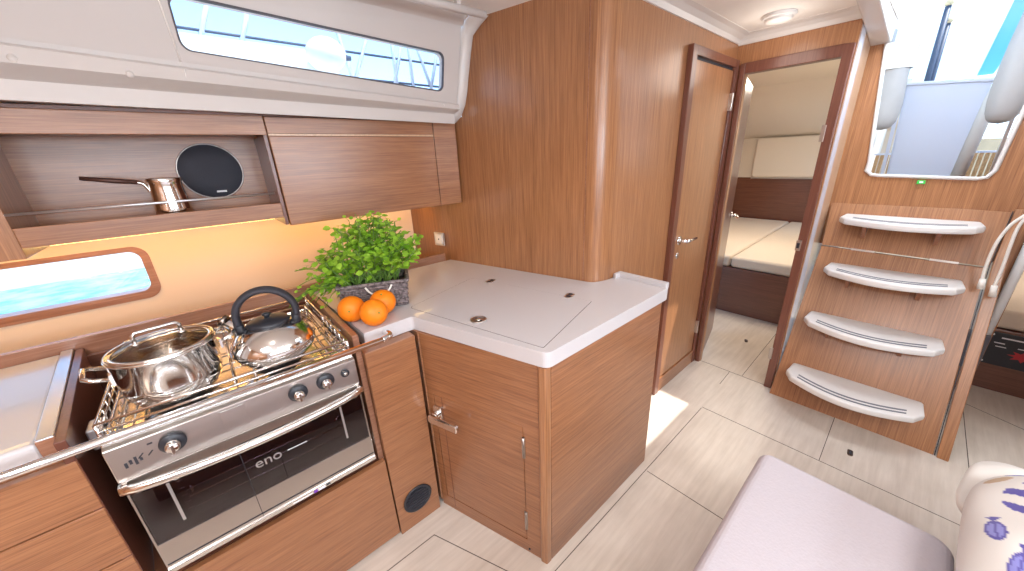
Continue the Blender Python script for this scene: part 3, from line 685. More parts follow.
# grid over the hob
m=MB(); zr=.926
m.tube([(CX0+.015,CF+.04,zr),(CX1-.015,CF+.04,zr),(CX1-.015,1.70,zr),(CX0+.015,1.70,zr)],.004,8,True)
for y in (1.33,1.40,1.55): m.tube([(CX0+.015,y,zr),(CX1-.015,y,zr)],.0028,8)
for x in (-.272,-.25,-.045,.005,.20,.222): m.tube([(x,CF+.04,zr),(x,1.70,zr)],.0026,8)
for (x,y) in ((CX0+.015,CF+.04),(CX1-.015,CF+.04),(CX0+.015,1.70),(CX1-.015,1.70)): m.tube([(x,y,zr),(x,y,.898)],.004,8)
obj('pan_grid',m,'steel',e)
# pan fiddle rails
m=MB(); zf=.955
m.tube([(CX0+.003,CF+.022,zf),(CX1-.003,CF+.022,zf),(CX1-.003,1.715,zf),(CX0+.003,1.715,zf)],.0045,8,True)
m.tube([(CX0+.003,CF+.022,zf-.02),(CX1-.003,CF+.022,zf-.02)],.003,8)
for (x,y) in ((CX0+.003,CF+.022),(CX1-.003,CF+.022),(CX0+.003,1.715),(CX1-.003,1.715),(CX0+.003,1.45),(CX1-.003,1.45)): m.tube([(x,y,zf),(x,y,.898)],.0045,8)
for y in (1.19,1.24,1.29,1.34,1.39): m.tube([(CX0+.003,y,zf),(CX0+.003,y,.90)],.0022,6); m.tube([(CX1-.003,y,zf),(CX1-.003,y,.90)],.0022,6)
m.tube([(CX0+.003,CF+.022,zf-.022),(CX0+.003,1.715,zf-.022)],.0028,8); m.tube([(CX1-.003,CF+.022,zf-.022),(CX1-.003,1.715,zf-.022)],.0028,8)
obj('fiddle_rail',m,'steel',e)
# oven door
m=MB(); m.plate([(CX0,.484),(CX1,.484),(CX1,.795),(CX0,.795)],[[(CX0+.004,.572),(CX1-.004,.572),(CX1-.004,.765),(CX0+.004,.765)]],lambda a,b,h:(a,CF+h,b),.018); od=obj('oven_door',m,'steel_satin',e)
m=MB(); m.box(CX0+.004,CX1-.004,CF+.001,CF+.005,.572,.765); gl=obj('oven_window',m,'oven_glass',od)
m=MB(); m.plate([(CX0+.005,.573),(CX1-.005,.573),(CX1-.005,.764),(CX0+.005,.764)],[[(-.236,.597),(.190,.597),(.190,.757),(-.236,.757)]],lambda a,b,h:(a,CF+.006+h,b),.003); obj('window_mask',m,'oven_dark',od)
m=MB(); m.box(CX0+.01,CX1-.01,CF+.0185,CF+.0198,.50,.78); obj('cavity_liner',m,'oven_cavity',od)
for x in (-.242,.186):
    m=MB(); m.box(x,x+.006,CF-.0012,CF+.0008,.612,.762); obj('window_strip',m,'alu',od)
m=MB()
for i in range(5):
    m.tube([(-.228,CF+.012,.63+i*.024),(-.215,CF+.012,.63+i*.024)],.002,6); m.tube([(.175,CF+.012,.63+i*.024),(.187,CF+.012,.63+i*.024)],.002,6)
m.tube([(-.215,CF+.013,.69),(.18,CF+.013,.69)],.0025,8); m.tube([(-.215,CF+.013,.665),(.18,CF+.013,.665)],.0025,8); m.tube([(-.21,CF+.013,.625),(.175,CF+.013,.625)],.002,8)
m.tube([(-.205,CF+.013,.70),(-.205,CF+.013,.675)],.003,8); m.tube([(.172,CF+.013,.70),(.172,CF+.013,.675)],.003,8)
obj('oven_rack',m,'steel',od)
text_mesh('brand_lettering','eno',.046,(-.030,CF+.0003,.674),X_,Z_,'alu',od)
m=MB(); m.box(.02,.075,CF-.0008,CF+.0008,.6725,.6745); obj('window_print',m,'print_white',od)
m=MB(); m.box(-.088,-.0865,CF-.0009,CF+.001,.487,.765); obj('door_joint',m,'print_dark',od)
m=MB(); m.box(CX0+.004,CX1-.002,CF-.0012,CF+.001,.497,.5005); obj('door_slot',m,'print_dark',od)
# bowed handle
m=MB(); hp_=[]
for k in range(21):
    t=k/20; x=CX0-.004+(CX1-CX0+.008)*t; b=math.sin(PI*t)**.6 if 0<t<1 else 0; hp_.append((x,CF-.012-.034*b,.782-.006*b))
vs=[]
for (x,y,z) in hp_: vs.append([(x,y-.006,z-.010),(x,y-.010,z),(x,y-.006,z+.012),(x,y+.006,z+.012),(x,y+.008,z-.010)])
m.loft(vs,0,True,True); m.add(vs[0],[(0,1,2,3,4)]); m.add(vs[-1],[(0,1,2,3,4)])
m.box(CX0-.004,CX0+.012,CF-.018,CF+.0,.772,.795); m.box(CX1-.012,CX1+.004,CF-.018,CF+.0,.772,.795)
obj('oven_handle',m,'steel',od)
m=MB(); m.box(CX0-.002,CX1+.002,CF-.006,CF+.004,.470,.484); tb=obj('bottom_trim',m,'steel',e,bev=.002)
m=MB(); m.box(.052,.064,CF-.0072,CF-.0055,.472,.482,0); m.box(.066,.088,CF-.0072,CF-.0055,.472,.482,1); m.box(.091,.104,CF-.0072,CF-.0055,.475,.481,2); m.box(-.01,.048,CF-.0072,CF-.0055,.475,.478,1); obj('trim_label',m,['purple_paint','print_white','print_dark'],tb)

# ---------------- saucepan with lid
pc_=Vector((-.163,1.268,.930)); pr_=.107
e=empty('saucepan',tuple(pc_),'wide stainless steel casserole pot with glass lid and two loop handles on the left burner','cooking pot')
m=MB(); m.lathe([(.0001,0),(.086,0),(.092,.004),(.097,.014),(.104,.03),(.107,.05),(pr_,.126),(pr_+.006,.131),(pr_+.006,.135),(pr_-.002,.135),(pr_-.004,.126),(.100,.05),(.09,.012),(.0001,.010)],pc_,48); obj('pot_body',m,'steel',e)
m=MB(); prof=[(pr_+.003,.1355),(pr_+.005,.139),(pr_+.001,.142),(pr_-.010,.141),(pr_-.010,.137)]; m.lathe(prof,pc_,48); ld=obj('lid_rim',m,'steel',e)
m=MB(); m.lathe([(pr_-.010,.139),(pr_-.03,.146),(.055,.153),(.025,.157),(.0001,.158)],pc_,48); obj('lid_glass',m,'lid_glass',ld)
hdir=Vector((math.cos(R(10)),math.sin(R(10)),0))
m=MB(); m.tube([pc_+hdir*-.046+Z_*.156,pc_+hdir*-.046+Z_*.180,pc_+hdir*-.040+Z_*.186,pc_+hdir*.040+Z_*.186,pc_+hdir*.046+Z_*.180,pc_+hdir*.046+Z_*.156],.0045,10)
for s_ in (-1,1): m.lathe([(.0001,0),(.011,0),(.009,.005),(.0001,.006)],pc_+hdir*.046*s_+Z_*.1545,16)
obj('lid_handle',m,'steel',ld)
for s_,ang in ((1,14),(1,190)):
    u=Vector((math.cos(R(ang)),math.sin(R(ang)),0)); w=Vector((-u.y,u.x,0)); b_=pc_+u*(pr_-.001)+Z_*.102
    m=MB(); m.tube([b_-w*.042+Z_*0,b_-w*.045+u*.03+Z_*.012,b_-w*.034+u*.042+Z_*.018,b_+w*.034+u*.042+Z_*.018,b_+w*.045+u*.03+Z_*.012,b_+w*.042],.0055,10)
    m.obox(b_-w*.042+u*.001,u,w,Z_,.003,.011,.014); m.obox(b_+w*.042+u*.001,u,w,Z_,.003,.011,.014); obj('pot_handle',m,'steel',e)
# ---------------- kettle
kc=Vector((.078,1.272,.930))
e=empty('kettle',tuple(kc),'shiny stainless whistling kettle with arched black handle on the right burner','kettle')
m=MB(); m.lathe([(.0001,0),(.080,0),(.090,.004),(.107,.022),(.114,.038),(.116,.048),(.112,.060),(.103,.078),(.086,.097),(.062,.112),(.042,.119),(.0001,.120)],kc,48); obj('kettle_body',m,'steel',e)
m=MB(); m.lathe([(.056,.114),(.060,.119),(.052,.127),(.024,.133),(.0001,.134)],kc,32); m.lathe([(.0001,.130),(.008,.131),(.007,.138),(.012,.142),(.012,.147),(.0001,.150)],kc,20); obj('kettle_lid',m,'black_plastic',e)
sd=Vector((-math.cos(R(38)),math.sin(R(38)),0)) # spout direction, left and back
sw=Vector((-sd.y,sd.x,0))
m=MB(); m.tube([kc+sd*.078+Z_*.070,kc+sd*.098+Z_*.090,kc+sd*.118+Z_*.112,kc+sd*.132+Z_*.128],[.030,.025,.018,.017],16); obj('spout',m,'steel',e)
m=MB(); m.tube([kc+sd*.128+Z_*.124,kc+sd*.138+Z_*.135],[.020,.020],16); obj('spout_cap',m,'steel_dark',e)
hd_=Vector((.87,-.30,0)).normalized(); hd_=Vector((math.cos(R(-12)),math.sin(R(-12)),0)); hw_=Vector((-hd_.y,hd_.x,0))
m=MB(); pts=[]
for k in range(25):
    a=R(-14+208*k/24); pts.append(kc+hd_*(.078*math.cos(a)+.002)+Z_*(.145+.078*math.sin(a)))
prs=[]
for i,p in enumerate(pts):
    t=(pts[min(24,i+1)]-pts[max(0,i-1)]).normalized(); n_=t.cross(hw_); prs.append([p+hw_*(.020*math.cos(2*PI*q/12))+n_*(.0105*math.sin(2*PI*q/12)) for q in range(12)])
m.loft(prs,0,True,True); m.add(prs[0],[tuple(range(12))]); m.add(prs[-1],[tuple(range(12))])
obj('kettle_handle',m,'black_rubber',e)
for s_ in (1,-1):
    m=MB(); m.tube([kc+hd_*(.076*s_)+Z_*.135,kc+hd_*(.074*s_)+Z_*.100],[.012,.014],12); obj('handle_mount',m,'black_plastic',e)

# ---------------- basket with herbs
bc=Vector((.475,1.432,WT+.001)); br_=R(-24); bu=Vector((math.cos(br_),math.sin(br_),0)); bv=Vector((-bu.y,bu.x,0))
e=empty('basket',tuple(bc),'grey woven wicker basket standing behind the oranges','basket')
def brect(hx,hy,z): return [bc+bu*(sx*hx)+bv*(sy*hy)+Z_*z for sx,sy in ((-1,-1),(1,-1),(1,1),(-1,1))]
m=MB(); rows=11; Hb=.105
def bpath(hx,hy,z,ph,amp=.0022,n=18):
    out=[]; c4=brect(hx,hy,z)
    for i in range(4):
        a=c4[i]; b=c4[(i+1)%4]; nrm=((a+b)/2-(bc+Z_*z)).normalized(); nn_=n if i%2==0 else int(n*.6)
        for k in range(nn_): out.append(a+(b-a)*(k/nn_)+nrm*amp*math.sin(2*PI*k/4+ph))
    return out
for r_ in range(rows):
    z=.005+r_*(Hb/rows); g_=1+.10*(r_/rows); m.tube(bpath(.118*g_,.066*g_,z,PI*(r_%2)),.0056,6,True)
obj('woven_sides',m,'wicker',e)
m=MB(); m.tube(bpath(.132,.075,Hb+.002,0,0),.0075,8,True); obj('basket_rim',m,'wicker',e)
m=MB(); c4=brect(.110,.056,.004); c5=brect(.118,.062,.085); m.loft([c4,c5],closed=True); m.add(c4,[(0,1,2,3)]); m.add(c5,[(0,1,2,3)]); obj('liner_soil',m,'print_dark',e)
m=MB(); hh=bc+bu*.02-bv*.082
m.tube(bez([hh-bu*.05+Z_*.10,hh-bu*.03+Z_*.075-bv*.006,hh+bu*.005+Z_*.065-bv*.008,hh+bu*.035+Z_*.08-bv*.006,hh+bu*.05+Z_*.10]),.004,8); obj('basket_handle',m,'rope',e)
# plant
e=empty('herb_plant',tuple(bc+Z_*.088),'bushy bright green herb plant growing in the wicker basket','plant')
lv=MB(); sv=MB(); rnd=random.Random(5)
def leaf(p,nrm,dirv,s_):
    nrm=nrm.normalized(); dirv=(dirv-nrm*dirv.dot(nrm)); 
    if dirv.length<1e-4: dirv=nrm.orthogonal()
    dirv.normalize(); w=nrm.cross(dirv)
    o=[(0,0,0),(.25,-.42,.06),(.62,-.5,.10),(.95,-.22,.02),(1.08,0,-.04),(.95,.22,.02),(.62,.5,.10),(.25,.42,.06)]
    vs=[p+dirv*(a*s_)+w*(b*s_)+nrm*(c_*s_) for a,b,c_ in o]+[p+dirv*(.55*s_)-nrm*.03*s_]
    lv.add(vs,[(0,1,8),(1,2,8),(2,3,8),(3,4,8),(4,5,8),(5,6,8),(6,7,8),(7,0,8)],0,True)
def stem(base,tip,bend,nl,spread,ls):
    mid_=(base+tip)/2+bend; pts=[base*(1-t)**2+mid_*2*t*(1-t)+tip*t*t for t in [k/7 for k in range(8)]]
    sv.tube(pts,[.0018]*5+[.0014]*3,5)
    for i in range(nl):
        t=.30+.70*(i+rnd.random())/nl; p=base*(1-t)**2+mid_*2*t*(1-t)+tip*t*t
        a=rnd.uniform(0,2*PI); o=Vector((math.cos(a),math.sin(a),rnd.uniform(-.3,.6)))
        q=p+o*rnd.uniform(.3,1)*spread; sv.tube([p,q],.0009,3,caps=False)
        leaf(q,Vector((rnd.uniform(-.6,.6)-.2,rnd.uniform(-.9,.3),1.0)),o,ls*rnd.uniform(.7,1.25))
soil=bc+Z_*.082
for i in range(95):
    a=rnd.uniform(0,2*PI); r_=math.sqrt(rnd.random())
    b=soil+bu*(.095*rnd.uniform(-1,1))+bv*(.055*rnd.uniform(-1,1))
    off_=bu*(math.cos(a)*r_*.20+.005)+bv*(math.sin(a)*r_*.13)
    h=.10+.19*(1-r_**1.8)*rnd.uniform(.7,1.0)+rnd.uniform(0,.05)
    stem(b,soil+off_+Z_*h,off_*.25+Z_*.04,11,.028,.0215)
for i in range(20):   # stems trailing towards the cooker
    b=soil-bu*.09+bv*rnd.uniform(-.04,.05); tip=Vector((rnd.uniform(.19,.33),rnd.uniform(1.40,1.60),WT+rnd.uniform(.04,.20))); stem(b,tip,Z_*.07,7,.020,.019)
for i in range(5):
    b=soil-bu*.09; tip=Vector((rnd.uniform(.16,.23),rnd.uniform(1.42,1.56),WT+rnd.uniform(.02,.08))); stem(b,tip,Z_*.08,6,.02,.016)
for i in range(7):
    b=soil+bu*.08; tip=soil+bu*rnd.uniform(.15,.21)+bv*rnd.uniform(-.03,.08)+Z_*rnd.uniform(.0,.2); stem(b,tip,Z_*.06,6,.022,.021)
obj('leaves',lv,'leaf',e); obj('stems',sv,'leaf_stem',e)
# oranges
def make_orange():
    e=empty('orange',(0,0,0)); m=MB(); pr=[]
    for k in range(17):
        a=-PI/2+PI*k/16; r_=math.cos(a)*.049; z=math.sin(a)*.047
        if k>=15: z-=.0015*(k-14)
        pr.append((max(r_,.0001),z))
    m.lathe(pr,(0,0,0),32); obj('peel',m,'orange_peel',e,local=True)
    m=MB(); m.lathe([(.0001,.0445),(.0035,.0445),(.0022,.0475),(.0001,.048)],(0,0,0),8); obj('stem_button',m,'leaf_stem',e,local=True); return e
og=make_orange(); first=True
for (x,y,rx,ry,lb) in ((.338,1.322,60,-70,'left orange of the three, touching the basket and nearest the kettle'),(.385,1.226,75,20,'front orange of the three, nearest the worktop edge'),(.450,1.303,28,-12,'right orange of the three, its green stem spot facing up')):
    if first: o=og; first=False
    else:
        o=og.copy(); COL.objects.link(o)
        for ch in og.children: c_=ch.copy(); c_.parent=o; COL.objects.link(c_)
    o.location=(x,y,WT+.0495); o.rotation_euler=(R(rx),R(ry),0); tag(o,lb,'orange','oranges in front of the basket')

# outlet on the wooden wall
W0=Vector((1.041,1.857,1.062)); wu=Vector((d0.x,d0.y,0)); wn=Vector((d0.y,-d0.x,0))
if wn.x>0: wn=-wn
e=empty('wall_socket',tuple(W0),'small square light socket on the wood wall behind the plant','socket')
WF=lambda a,b,h: W0+wu*a+Z_*b+wn*h
m=MB(); m.prism(rrect(-.040,.040,-.040,.040,.006),0,.008,0,WF); obj('socket_frame',m,'alu',e,bev=.002)
m=MB(); m.prism(rrect(-.026,.026,-.026,.026,.004),.008,.012,0,WF); obj('socket_face',m,'white_plastic',e,bev=.001)
m=MB(); m.prism(rrect(-.004,.004,-.004,.004,.003),.012,.0135,0,WF); obj('socket_hole',m,'print_dark',e)

# ================================================================ UPPER LOCKERS
UY=1.655
e=empty('open_shelf_locker',(-.08,1.75,1.3),'open wood shelf unit above the cooker with a loudspeaker in its back','shelf unit')
m=MB(); m.box(-.455,.262,UY,UY+.018,1.615,1.679); obj('header',m,'wood_h',e,bev=.002)
m=MB(); m.box(-.40,.25,1.90,1.918,1.29,1.70); obj('back_panel',m,'wood_h',e)
m=MB(); m.box(-.40,.25,UY+.018,1.90,1.625,1.64); obj('top_board',m,'wood_top',e)
m=MB(); m.box(-.40,.25,UY+.012,1.90,1.318,1.352); obj('shelf_board',m,'wood_top',e,bev=.001)
m=MB(); m.box(-.40,.25,UY,UY+.016,1.314,1.371); obj('shelf_lip',m,'wood_h',e,bev=.002)
m=MB(); m.box(.250,.262,UY+.006,1.918,1.285,1.615); obj('side_board',m,'wood_dark_v',e,bev=.001)
m=MB(); m.box(-.455,-.40,UY,1.918,1.285,1.615); obj('side_board',m,'wood_v',e,bev=.002)
m=MB(); m.tube([(-.41,UY+.004,1.408),(.24,UY+.004,1.408)],.004,10); obj('fiddle_rod',m,'alu',e)
e=empty('left_wall_locker',(-1.0,1.75,1.3),'wood wall locker at the left edge beside the open shelf','cabinet')
m=MB(); m.box(-1.68,-.46,UY+.02,1.918,1.285,1.679); obj('carcass',m,'wood_h',e)
m=MB(); m.box(-1.68,-.459,UY,UY+.02,1.285,1.679); obj('door',m,'wood_h',e,bev=.002)
e=empty('wall_locker',(.6,1.75,1.28),'closed wood wall locker with a long flap right of the open shelf','cabinet')
m=MB(); m.box(.2635,1.045,UY+.022,1.918,1.288,1.679); obj('carcass',m,'wood_h',e,bev=.002)
m=MB(); m.box(.265,.953,UY-.004,UY+.022,1.281,1.612); obj('door',m,'wood_h',e,bev=.003)
m=MB(); m.box(.265,.953,UY-.003,UY+.022,1.6125,1.6195); obj('finger_groove',m,'wood_pale',e)  # highlight line along the flap, painted as a pale strip
m=MB(); m.box(.265,.953,UY-.002,UY+.022,1.620,1.677); obj('top_strip',m,'wood_h',e,bev=.002)
m=MB(); m.box(.957,1.083,UY-.002,UY+.022,1.281,1.677); obj('end_panel',m,'wood_h',e,bev=.002)
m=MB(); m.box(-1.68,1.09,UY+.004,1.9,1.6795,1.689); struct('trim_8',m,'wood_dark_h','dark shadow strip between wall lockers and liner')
# loudspeaker
e=empty('loudspeaker',(.080,1.899,1.497),'round black loudspeaker set in the back of the open shelf','loudspeaker')
ax=(X_,Z_,-Y_)
m=MB(); m.lathe([(.101,0),(.1035,0),(.1035,.005),(.101,.007),(.099,.006),(.099,0)],(.080,1.8995,1.497),48,0,ax); obj('speaker_ring',m,'steel_satin',e)
m=MB(); m.lathe([(.099,.004),(.090,.009),(.055,.011),(.0001,.012)],(.080,1.8995,1.497),48,0,ax); obj('speaker_grille',m,'speaker_mesh',e)
m=MB(); m.box(.078,.110,1.885,1.8885,1.417,1.424); obj('speaker_badge',m,'print_white',e)
# coffee pot (cezve)
kc2=Vector((-.060,1.735,1.3525))
e=empty('coffee_pot',tuple(kc2),'small polished steel coffee pot with long brown handle on the open shelf','coffee pot')
m=MB(); m.lathe([(.0001,0),(.047,0),(.051,.005),(.049,.035),(.043,.10),(.044,.116),(.049,.130),(.047,.131),(.041,.114),(.045,.035),(.043,.006),(.0001,.005)],kc2,36); obj('pot_body',m,'steel',e)
m=MB(); m.tube(bez([kc2+Vector((-.041,0,.085)),kc2+Vector((-.054,0,.115)),kc2+Vector((-.075,0,.122))]),.005,10); obj('handle_bracket',m,'steel',e)
m=MB(); m.tube([kc2+Vector((-.065,0,.121)),kc2+Vector((-.12,.0,.130)),kc2+Vector((-.188,.0,.142))],[.0065,.0078,.006],10); obj('long_handle',m,'bronze_handle',e)
# LED strip below lockers
e=empty('strip_light',(.1,1.93,1.29),'slim warm strip light under the wall lockers','strip light')
m=MB(); m.box(-1.5,.96,1.925,1.945,1.283,1.2885); obj('light_strip',m,'led_warm',e)
m=MB(); m.box(-1.52,.97,1.920,1.95,1.2885,1.296); obj('light_housing',m,'alu',e)

# ================================================================ CEILING LAMP
e=empty('ceiling_lamp',(2.30,.655,ZC),'round white ceiling lamp near the doorway','lamp')
m=MB(); m.lathe([(.068,0),(.070,-.010),(.062,-.016),(.0001,-.018)],(2.30,.655,ZC),36); obj('lamp_base',m,'white_plastic',e)
m=MB(); m.lathe([(.055,-.016),(.055,-.024),(.045,-.030),(.0001,-.032)],(2.30,.655,ZC),36); obj('lamp_shade',m,'white_plastic',e)

# ================================================================ SEATING
e=empty('upholstered_bench',(.5,-.04,0),'low upholstered bench with pale lilac-grey cushion in the foreground','bench')
m=MB(); m.box(-.5,1.30,-.235,.15,0,.29); obj('base',m,'wood_h',e,bev=.004)
m=MB(); m.prism(rpoly([(-.6,.190),(-.6,-.275),(1.375,-.285),(1.385,.190)],[.05,.05,.05,.04],8),.292,.42); obj('cushion',m,'settee',e,bev=.028,seg=5)
e=empty('settee',(.4,-1.0,0),'starboard settee with pale upholstery at the right edge','settee')
m=MB(); m.box(-1.0,1.62,-1.66,-.36,0,.29); obj('settee_base',m,'wood_h',e,bev=.004)
m=MB(); m.prism(rrect(-1.0,1.62,-1.66,-.34,.05),.292,.42); obj('seat_cushion',m,'settee',e,bev=.03,seg=5)
def pillow(name,loc,size,th,rot,matname,label,pattern=None):
    n=190; vs=[]; fs=[]; cols=[]
    for side in (1,-1):
        for i in range(n+1):
            for j in range(n+1):
                u=i/n*2-1; v=j/n*2-1
                pin=1-.07*(abs(u)**3)*(1-abs(v)**2)-.0; pin2=1-.07*(abs(v)**3)*(1-abs(u)**2)
                w=(max(0,1-abs(u)**2.4)*max(0,1-abs(v)**2.4))**.5
                wr=.006*math.sin(9*u+4*v)*w+.004*math.sin(15*v-5*u)*w
                vs.append(Vector((u*size[0]/2*math.sqrt(1-.30*v**4),v*size[1]/2*math.sqrt(1-.30*u**4),side*(th/2*w+wr*(1 if w>.1 else 0)))))
                cols.append(pattern((u,v)) if pattern else (.78,.74,.68,1))
    for s_ in range(2):
        o=s_*(n+1)**2
        for i in range(n):
            for j in range(n): 
                q=(o+i*(n+1)+j,o+(i+1)*(n+1)+j,o+(i+1)*(n+1)+j+1,o+i*(n+1)+j+1); fs.append(q if s_==0 else q[::-1])
    me=bpy.data.meshes.new(name); me.from_pydata([tuple(v) for v in vs],[],fs)
    ca=me.color_attributes.new('pattern','FLOAT_COLOR','POINT')
    for i,c_ in enumerate(cols): ca.data[i].color=c_
    for p in me.polygons: p.use_smooth=True
    me.materials.append(MATS[matname]); o=bpy.data.objects.new(name,me); COL.objects.link(o); o.location=loc; o.rotation_euler=rot
    return tag(o,label,'pillow')
m_,N,L,b=newmat('pillow_print'); setp(b,rough=.9,sheen=.2); at=N.new('ShaderNodeAttribute'); at.attribute_name='pattern'; L.new(at.outputs['Color'],b.inputs['Base Color'])
BASE=(.78,.74,.69,1); BL=(.10,.08,.36,1); BL2=(.26,.26,.62,1); TAN=(.55,.38,.22,1)
def fish(uv):
    u,v=uv; c_=BASE
    # (cx,cy,rx,ry,angle,kind)
    for (cx_,cy_,rx,ry,an,k) in ((.66,.86,.08,.07,-30,2),(.82,.80,.07,.05,60,0),(.80,.60,.10,.05,-70,0),(.36,.62,.20,.24,70,1),(-.12,.84,.12,.05,5,0),(-.42,.74,.13,.05,-10,0),(.05,.52,.10,.05,60,0),(-.05,.20,.22,.17,15,1),(-.72,.15,.12,.05,80,0),(-.10,.55,.10,.05,15,0),(-.35,.30,.13,.05,75,0),(-.35,-.25,.13,.05,75,0),(.1,-.15,.25,.16,10,1),(-.75,-.45,.12,.05,85,0),(.35,.65,.12,.055,10,0),(-.15,-.65,.24,.15,20,1),(.6,.2,.12,.05,70,0),(.55,-.5,.24,.15,0,1)):
        a=R(an); du=u-cx_; dv=v-cy_; x=(du*math.cos(a)+dv*math.sin(a))/rx; y=(-du*math.sin(a)+dv*math.cos(a))/ry; r2=x*x+y*y
        if k==0 and r2<1: c_=BL if (r2>.55 or abs(y)<.12) else BL2
        if k==0 and 1<x<1.45 and abs(y)<(x-.9)*1.4: c_=BL
        if k==1 and r2<1 and math.sin(y*9+1.2*math.sin(x*2))>.15: c_=BL
        if k==2 and r2<1: c_=TAN
    return c_
pillow('patterned_pillow',(1.26,-.575,.582),(.72,.64),.26,(R(-10),R(0),R(-4)),'pillow_print','cream pillow printed with dark blue fish at the right edge',fish)
pillow('plain_pillow',(1.57,-.50,.476),(.42,.44),.11,(0,0,R(-10)),'pillow_print','plain cream pillow tucked under the fish-print pillow')

# ================================================================ OUTSIDE
# cockpit table (folded)
e=empty('cockpit_table',(3.75,.06,1.0),'bluish white folded cockpit table seen through the companionway','table')
m=MB(); m.prism([(-.092,1.0),(.212,1.0),(.262,1.858),(-.112,1.822)],3.86,3.93,0,lambda a,b,h:(h,a,b)); obj('table_leaf',m,'gelcoat',e,bev=.01)
m=MB(); m.prism([(-.132,1.815),(.275,1.850),(.275,1.872),(-.132,1.838)],3.85,3.95,0,lambda a,b,h:(h,a,b)); obj('table_top_edge',m,'gelcoat',e,bev=.006)
m=MB(); m.prism([(.235,1.0),(.247,1.0),(.285,1.84),(.262,1.84)],3.85,3.86,0,lambda a,b,h:(h,a,b)); obj('side_rib',m,'gelcoat',e)
m=MB(); m.box(3.87,3.93,-.25,-.235,1.2,1.9); m.tube([(3.9,-.10,1.5),(3.9,-.13,1.7),(3.9,-.135,1.95)],.012,8); obj('hinge_arm',m,'alu',e)
# canvas bags hung both sides
def bag(loc,pts,label,bot):
    e=empty('canvas_bag',loc,label,'canvas bag')
    m=MB(); n=20; prs=[]
    for (x,y,z,rx,ry,ph) in pts:
        prs.append([Vector((x+rx*math.cos(2*PI*k/n)*(1+.07*math.sin(3*2*PI*k/n+ph)),y+ry*math.sin(2*PI*k/n)*(1+.07*math.sin(4*2*PI*k/n+ph*1.7)),z)) for k in range(n)])
    m.loft(prs,0,True,True); m.add(prs[0],[tuple(range(n))]); m.add(prs[-1],[tuple(range(n))]); obj('bag_body',m,'canvas_grey',e,sub=1)
    p=pts[-2]; q=pts[-1]; m=MB(); m.loft([[Vector((p[0]+(p[3]+.006)*math.cos(2*PI*k/n),p[1]+(p[4]+.006)*math.sin(2*PI*k/n),z)) for k in range(n)] for z in (p[2]-.02,q[2]+.01)],0,True,True); obj('bag_flap',m,'canvas_white',e)
bag((3.35,.31,1.57),[(3.36,.285,1.565,.03,.03,0),(3.36,.285,1.60,.06,.06,.5),(3.36,.29,1.70,.075,.072,1.2),(3.36,.295,1.80,.07,.07,2),(3.36,.30,1.89,.072,.072,2.8),(3.36,.305,1.92,.075,.078,3),(3.36,.305,2.03,.08,.082,3.5)],'grey canvas bag with white flap hanging at the left of the companionway opening',0)
bag((3.3,-.17,1.55),[(3.3,-.165,1.56,.03,.03,0),(3.3,-.165,1.60,.06,.06,1.0),(3.3,-.18,1.74,.085,.085,1.4),(3.3,-.20,1.95,.11,.10,2),(3.3,-.22,2.15,.12,.11,2.8),(3.3,-.22,2.25,.12,.11,3)],'grey canvas bag hanging at the right of the companionway opening',0)
m=MB(); m.box(3.36,3.40,.335,.375,2.04,2.12); tag(obj('canvas_strap',m,'blind_grey',bev=.004),'grey strap above the left canvas bag','strap')
m=MB(); m.tube([(3.62,-.10,1.25),(3.62,-.125,1.7),(3.62,-.22,2.35)],.03,12); tag(obj('white_post',m,'canvas_white'),'slanted white post beside the cockpit table','post')
for (y,z1,z0,lb) in ((.213,2.43,1.4,'taller blue mast pole with cream tip behind the cockpit table'),(.190,2.32,1.4,'shorter blue mast pole with cream tip behind the cockpit table')):
    e=empty('pole',(4.6+(.05 if y<.2 else 0),y,z0),lb,'pole'); x=4.6+(.05 if y<.2 else 0)
    m=MB(); m.tube([(x,y-.02,z0),(x,y,z1)],.018,10); obj('pole_shaft',m,'navy',e)
    m=MB(); m.lathe([(.0001,0),(.02,.005),(.028,.02),(.02,.04),(.0001,.045)],(x,y,z1),12); obj('pole_tip',m,'cream_tip',e)
# cockpit seat slats, quay, sea
e=empty('cockpit_bench',(4.9,0,1.2),'slatted teak cockpit bench outside the companionway','bench')
m=MB(); m.box(4.6,4.63,-.34,.385,1.385,1.40); m.box(4.6,4.63,-.34,.385,1.10,1.13); obj('bench_rail',m,'gelcoat',e)
m=MB()
for i in range(24): m.box(4.602,4.620,-.34+i*.03,-.34+i*.03+.022,1.13,1.385)
obj('bench_slats',m,'teak',e)
m=MB(); m.box(9,9.5,-8,2.4,-2,1.47); tag(obj('quay_wall',m,'quay'),'tan quay wall beyond the cockpit','quay')
m=MB(); m.box(-14,14,2.45,30,-.55,-.5); o=obj('sea',m,'sea_water'); tag(o,'turquoise sea outside the hull window','sea',None,'stuff')
m=MB(); m.box(9.5,30,-20,20,1.2,1.25); tag(obj('far_water',m,'sea_water'),'strip of blue water beyond the quay','sea',None,'stuff')
m=MB(); m.box(-30,2.2,11.3,12.5,-.5,.25); tag(obj('pontoon',m,'canvas_white'),'white pontoon across the water outside the hull window','pontoon')
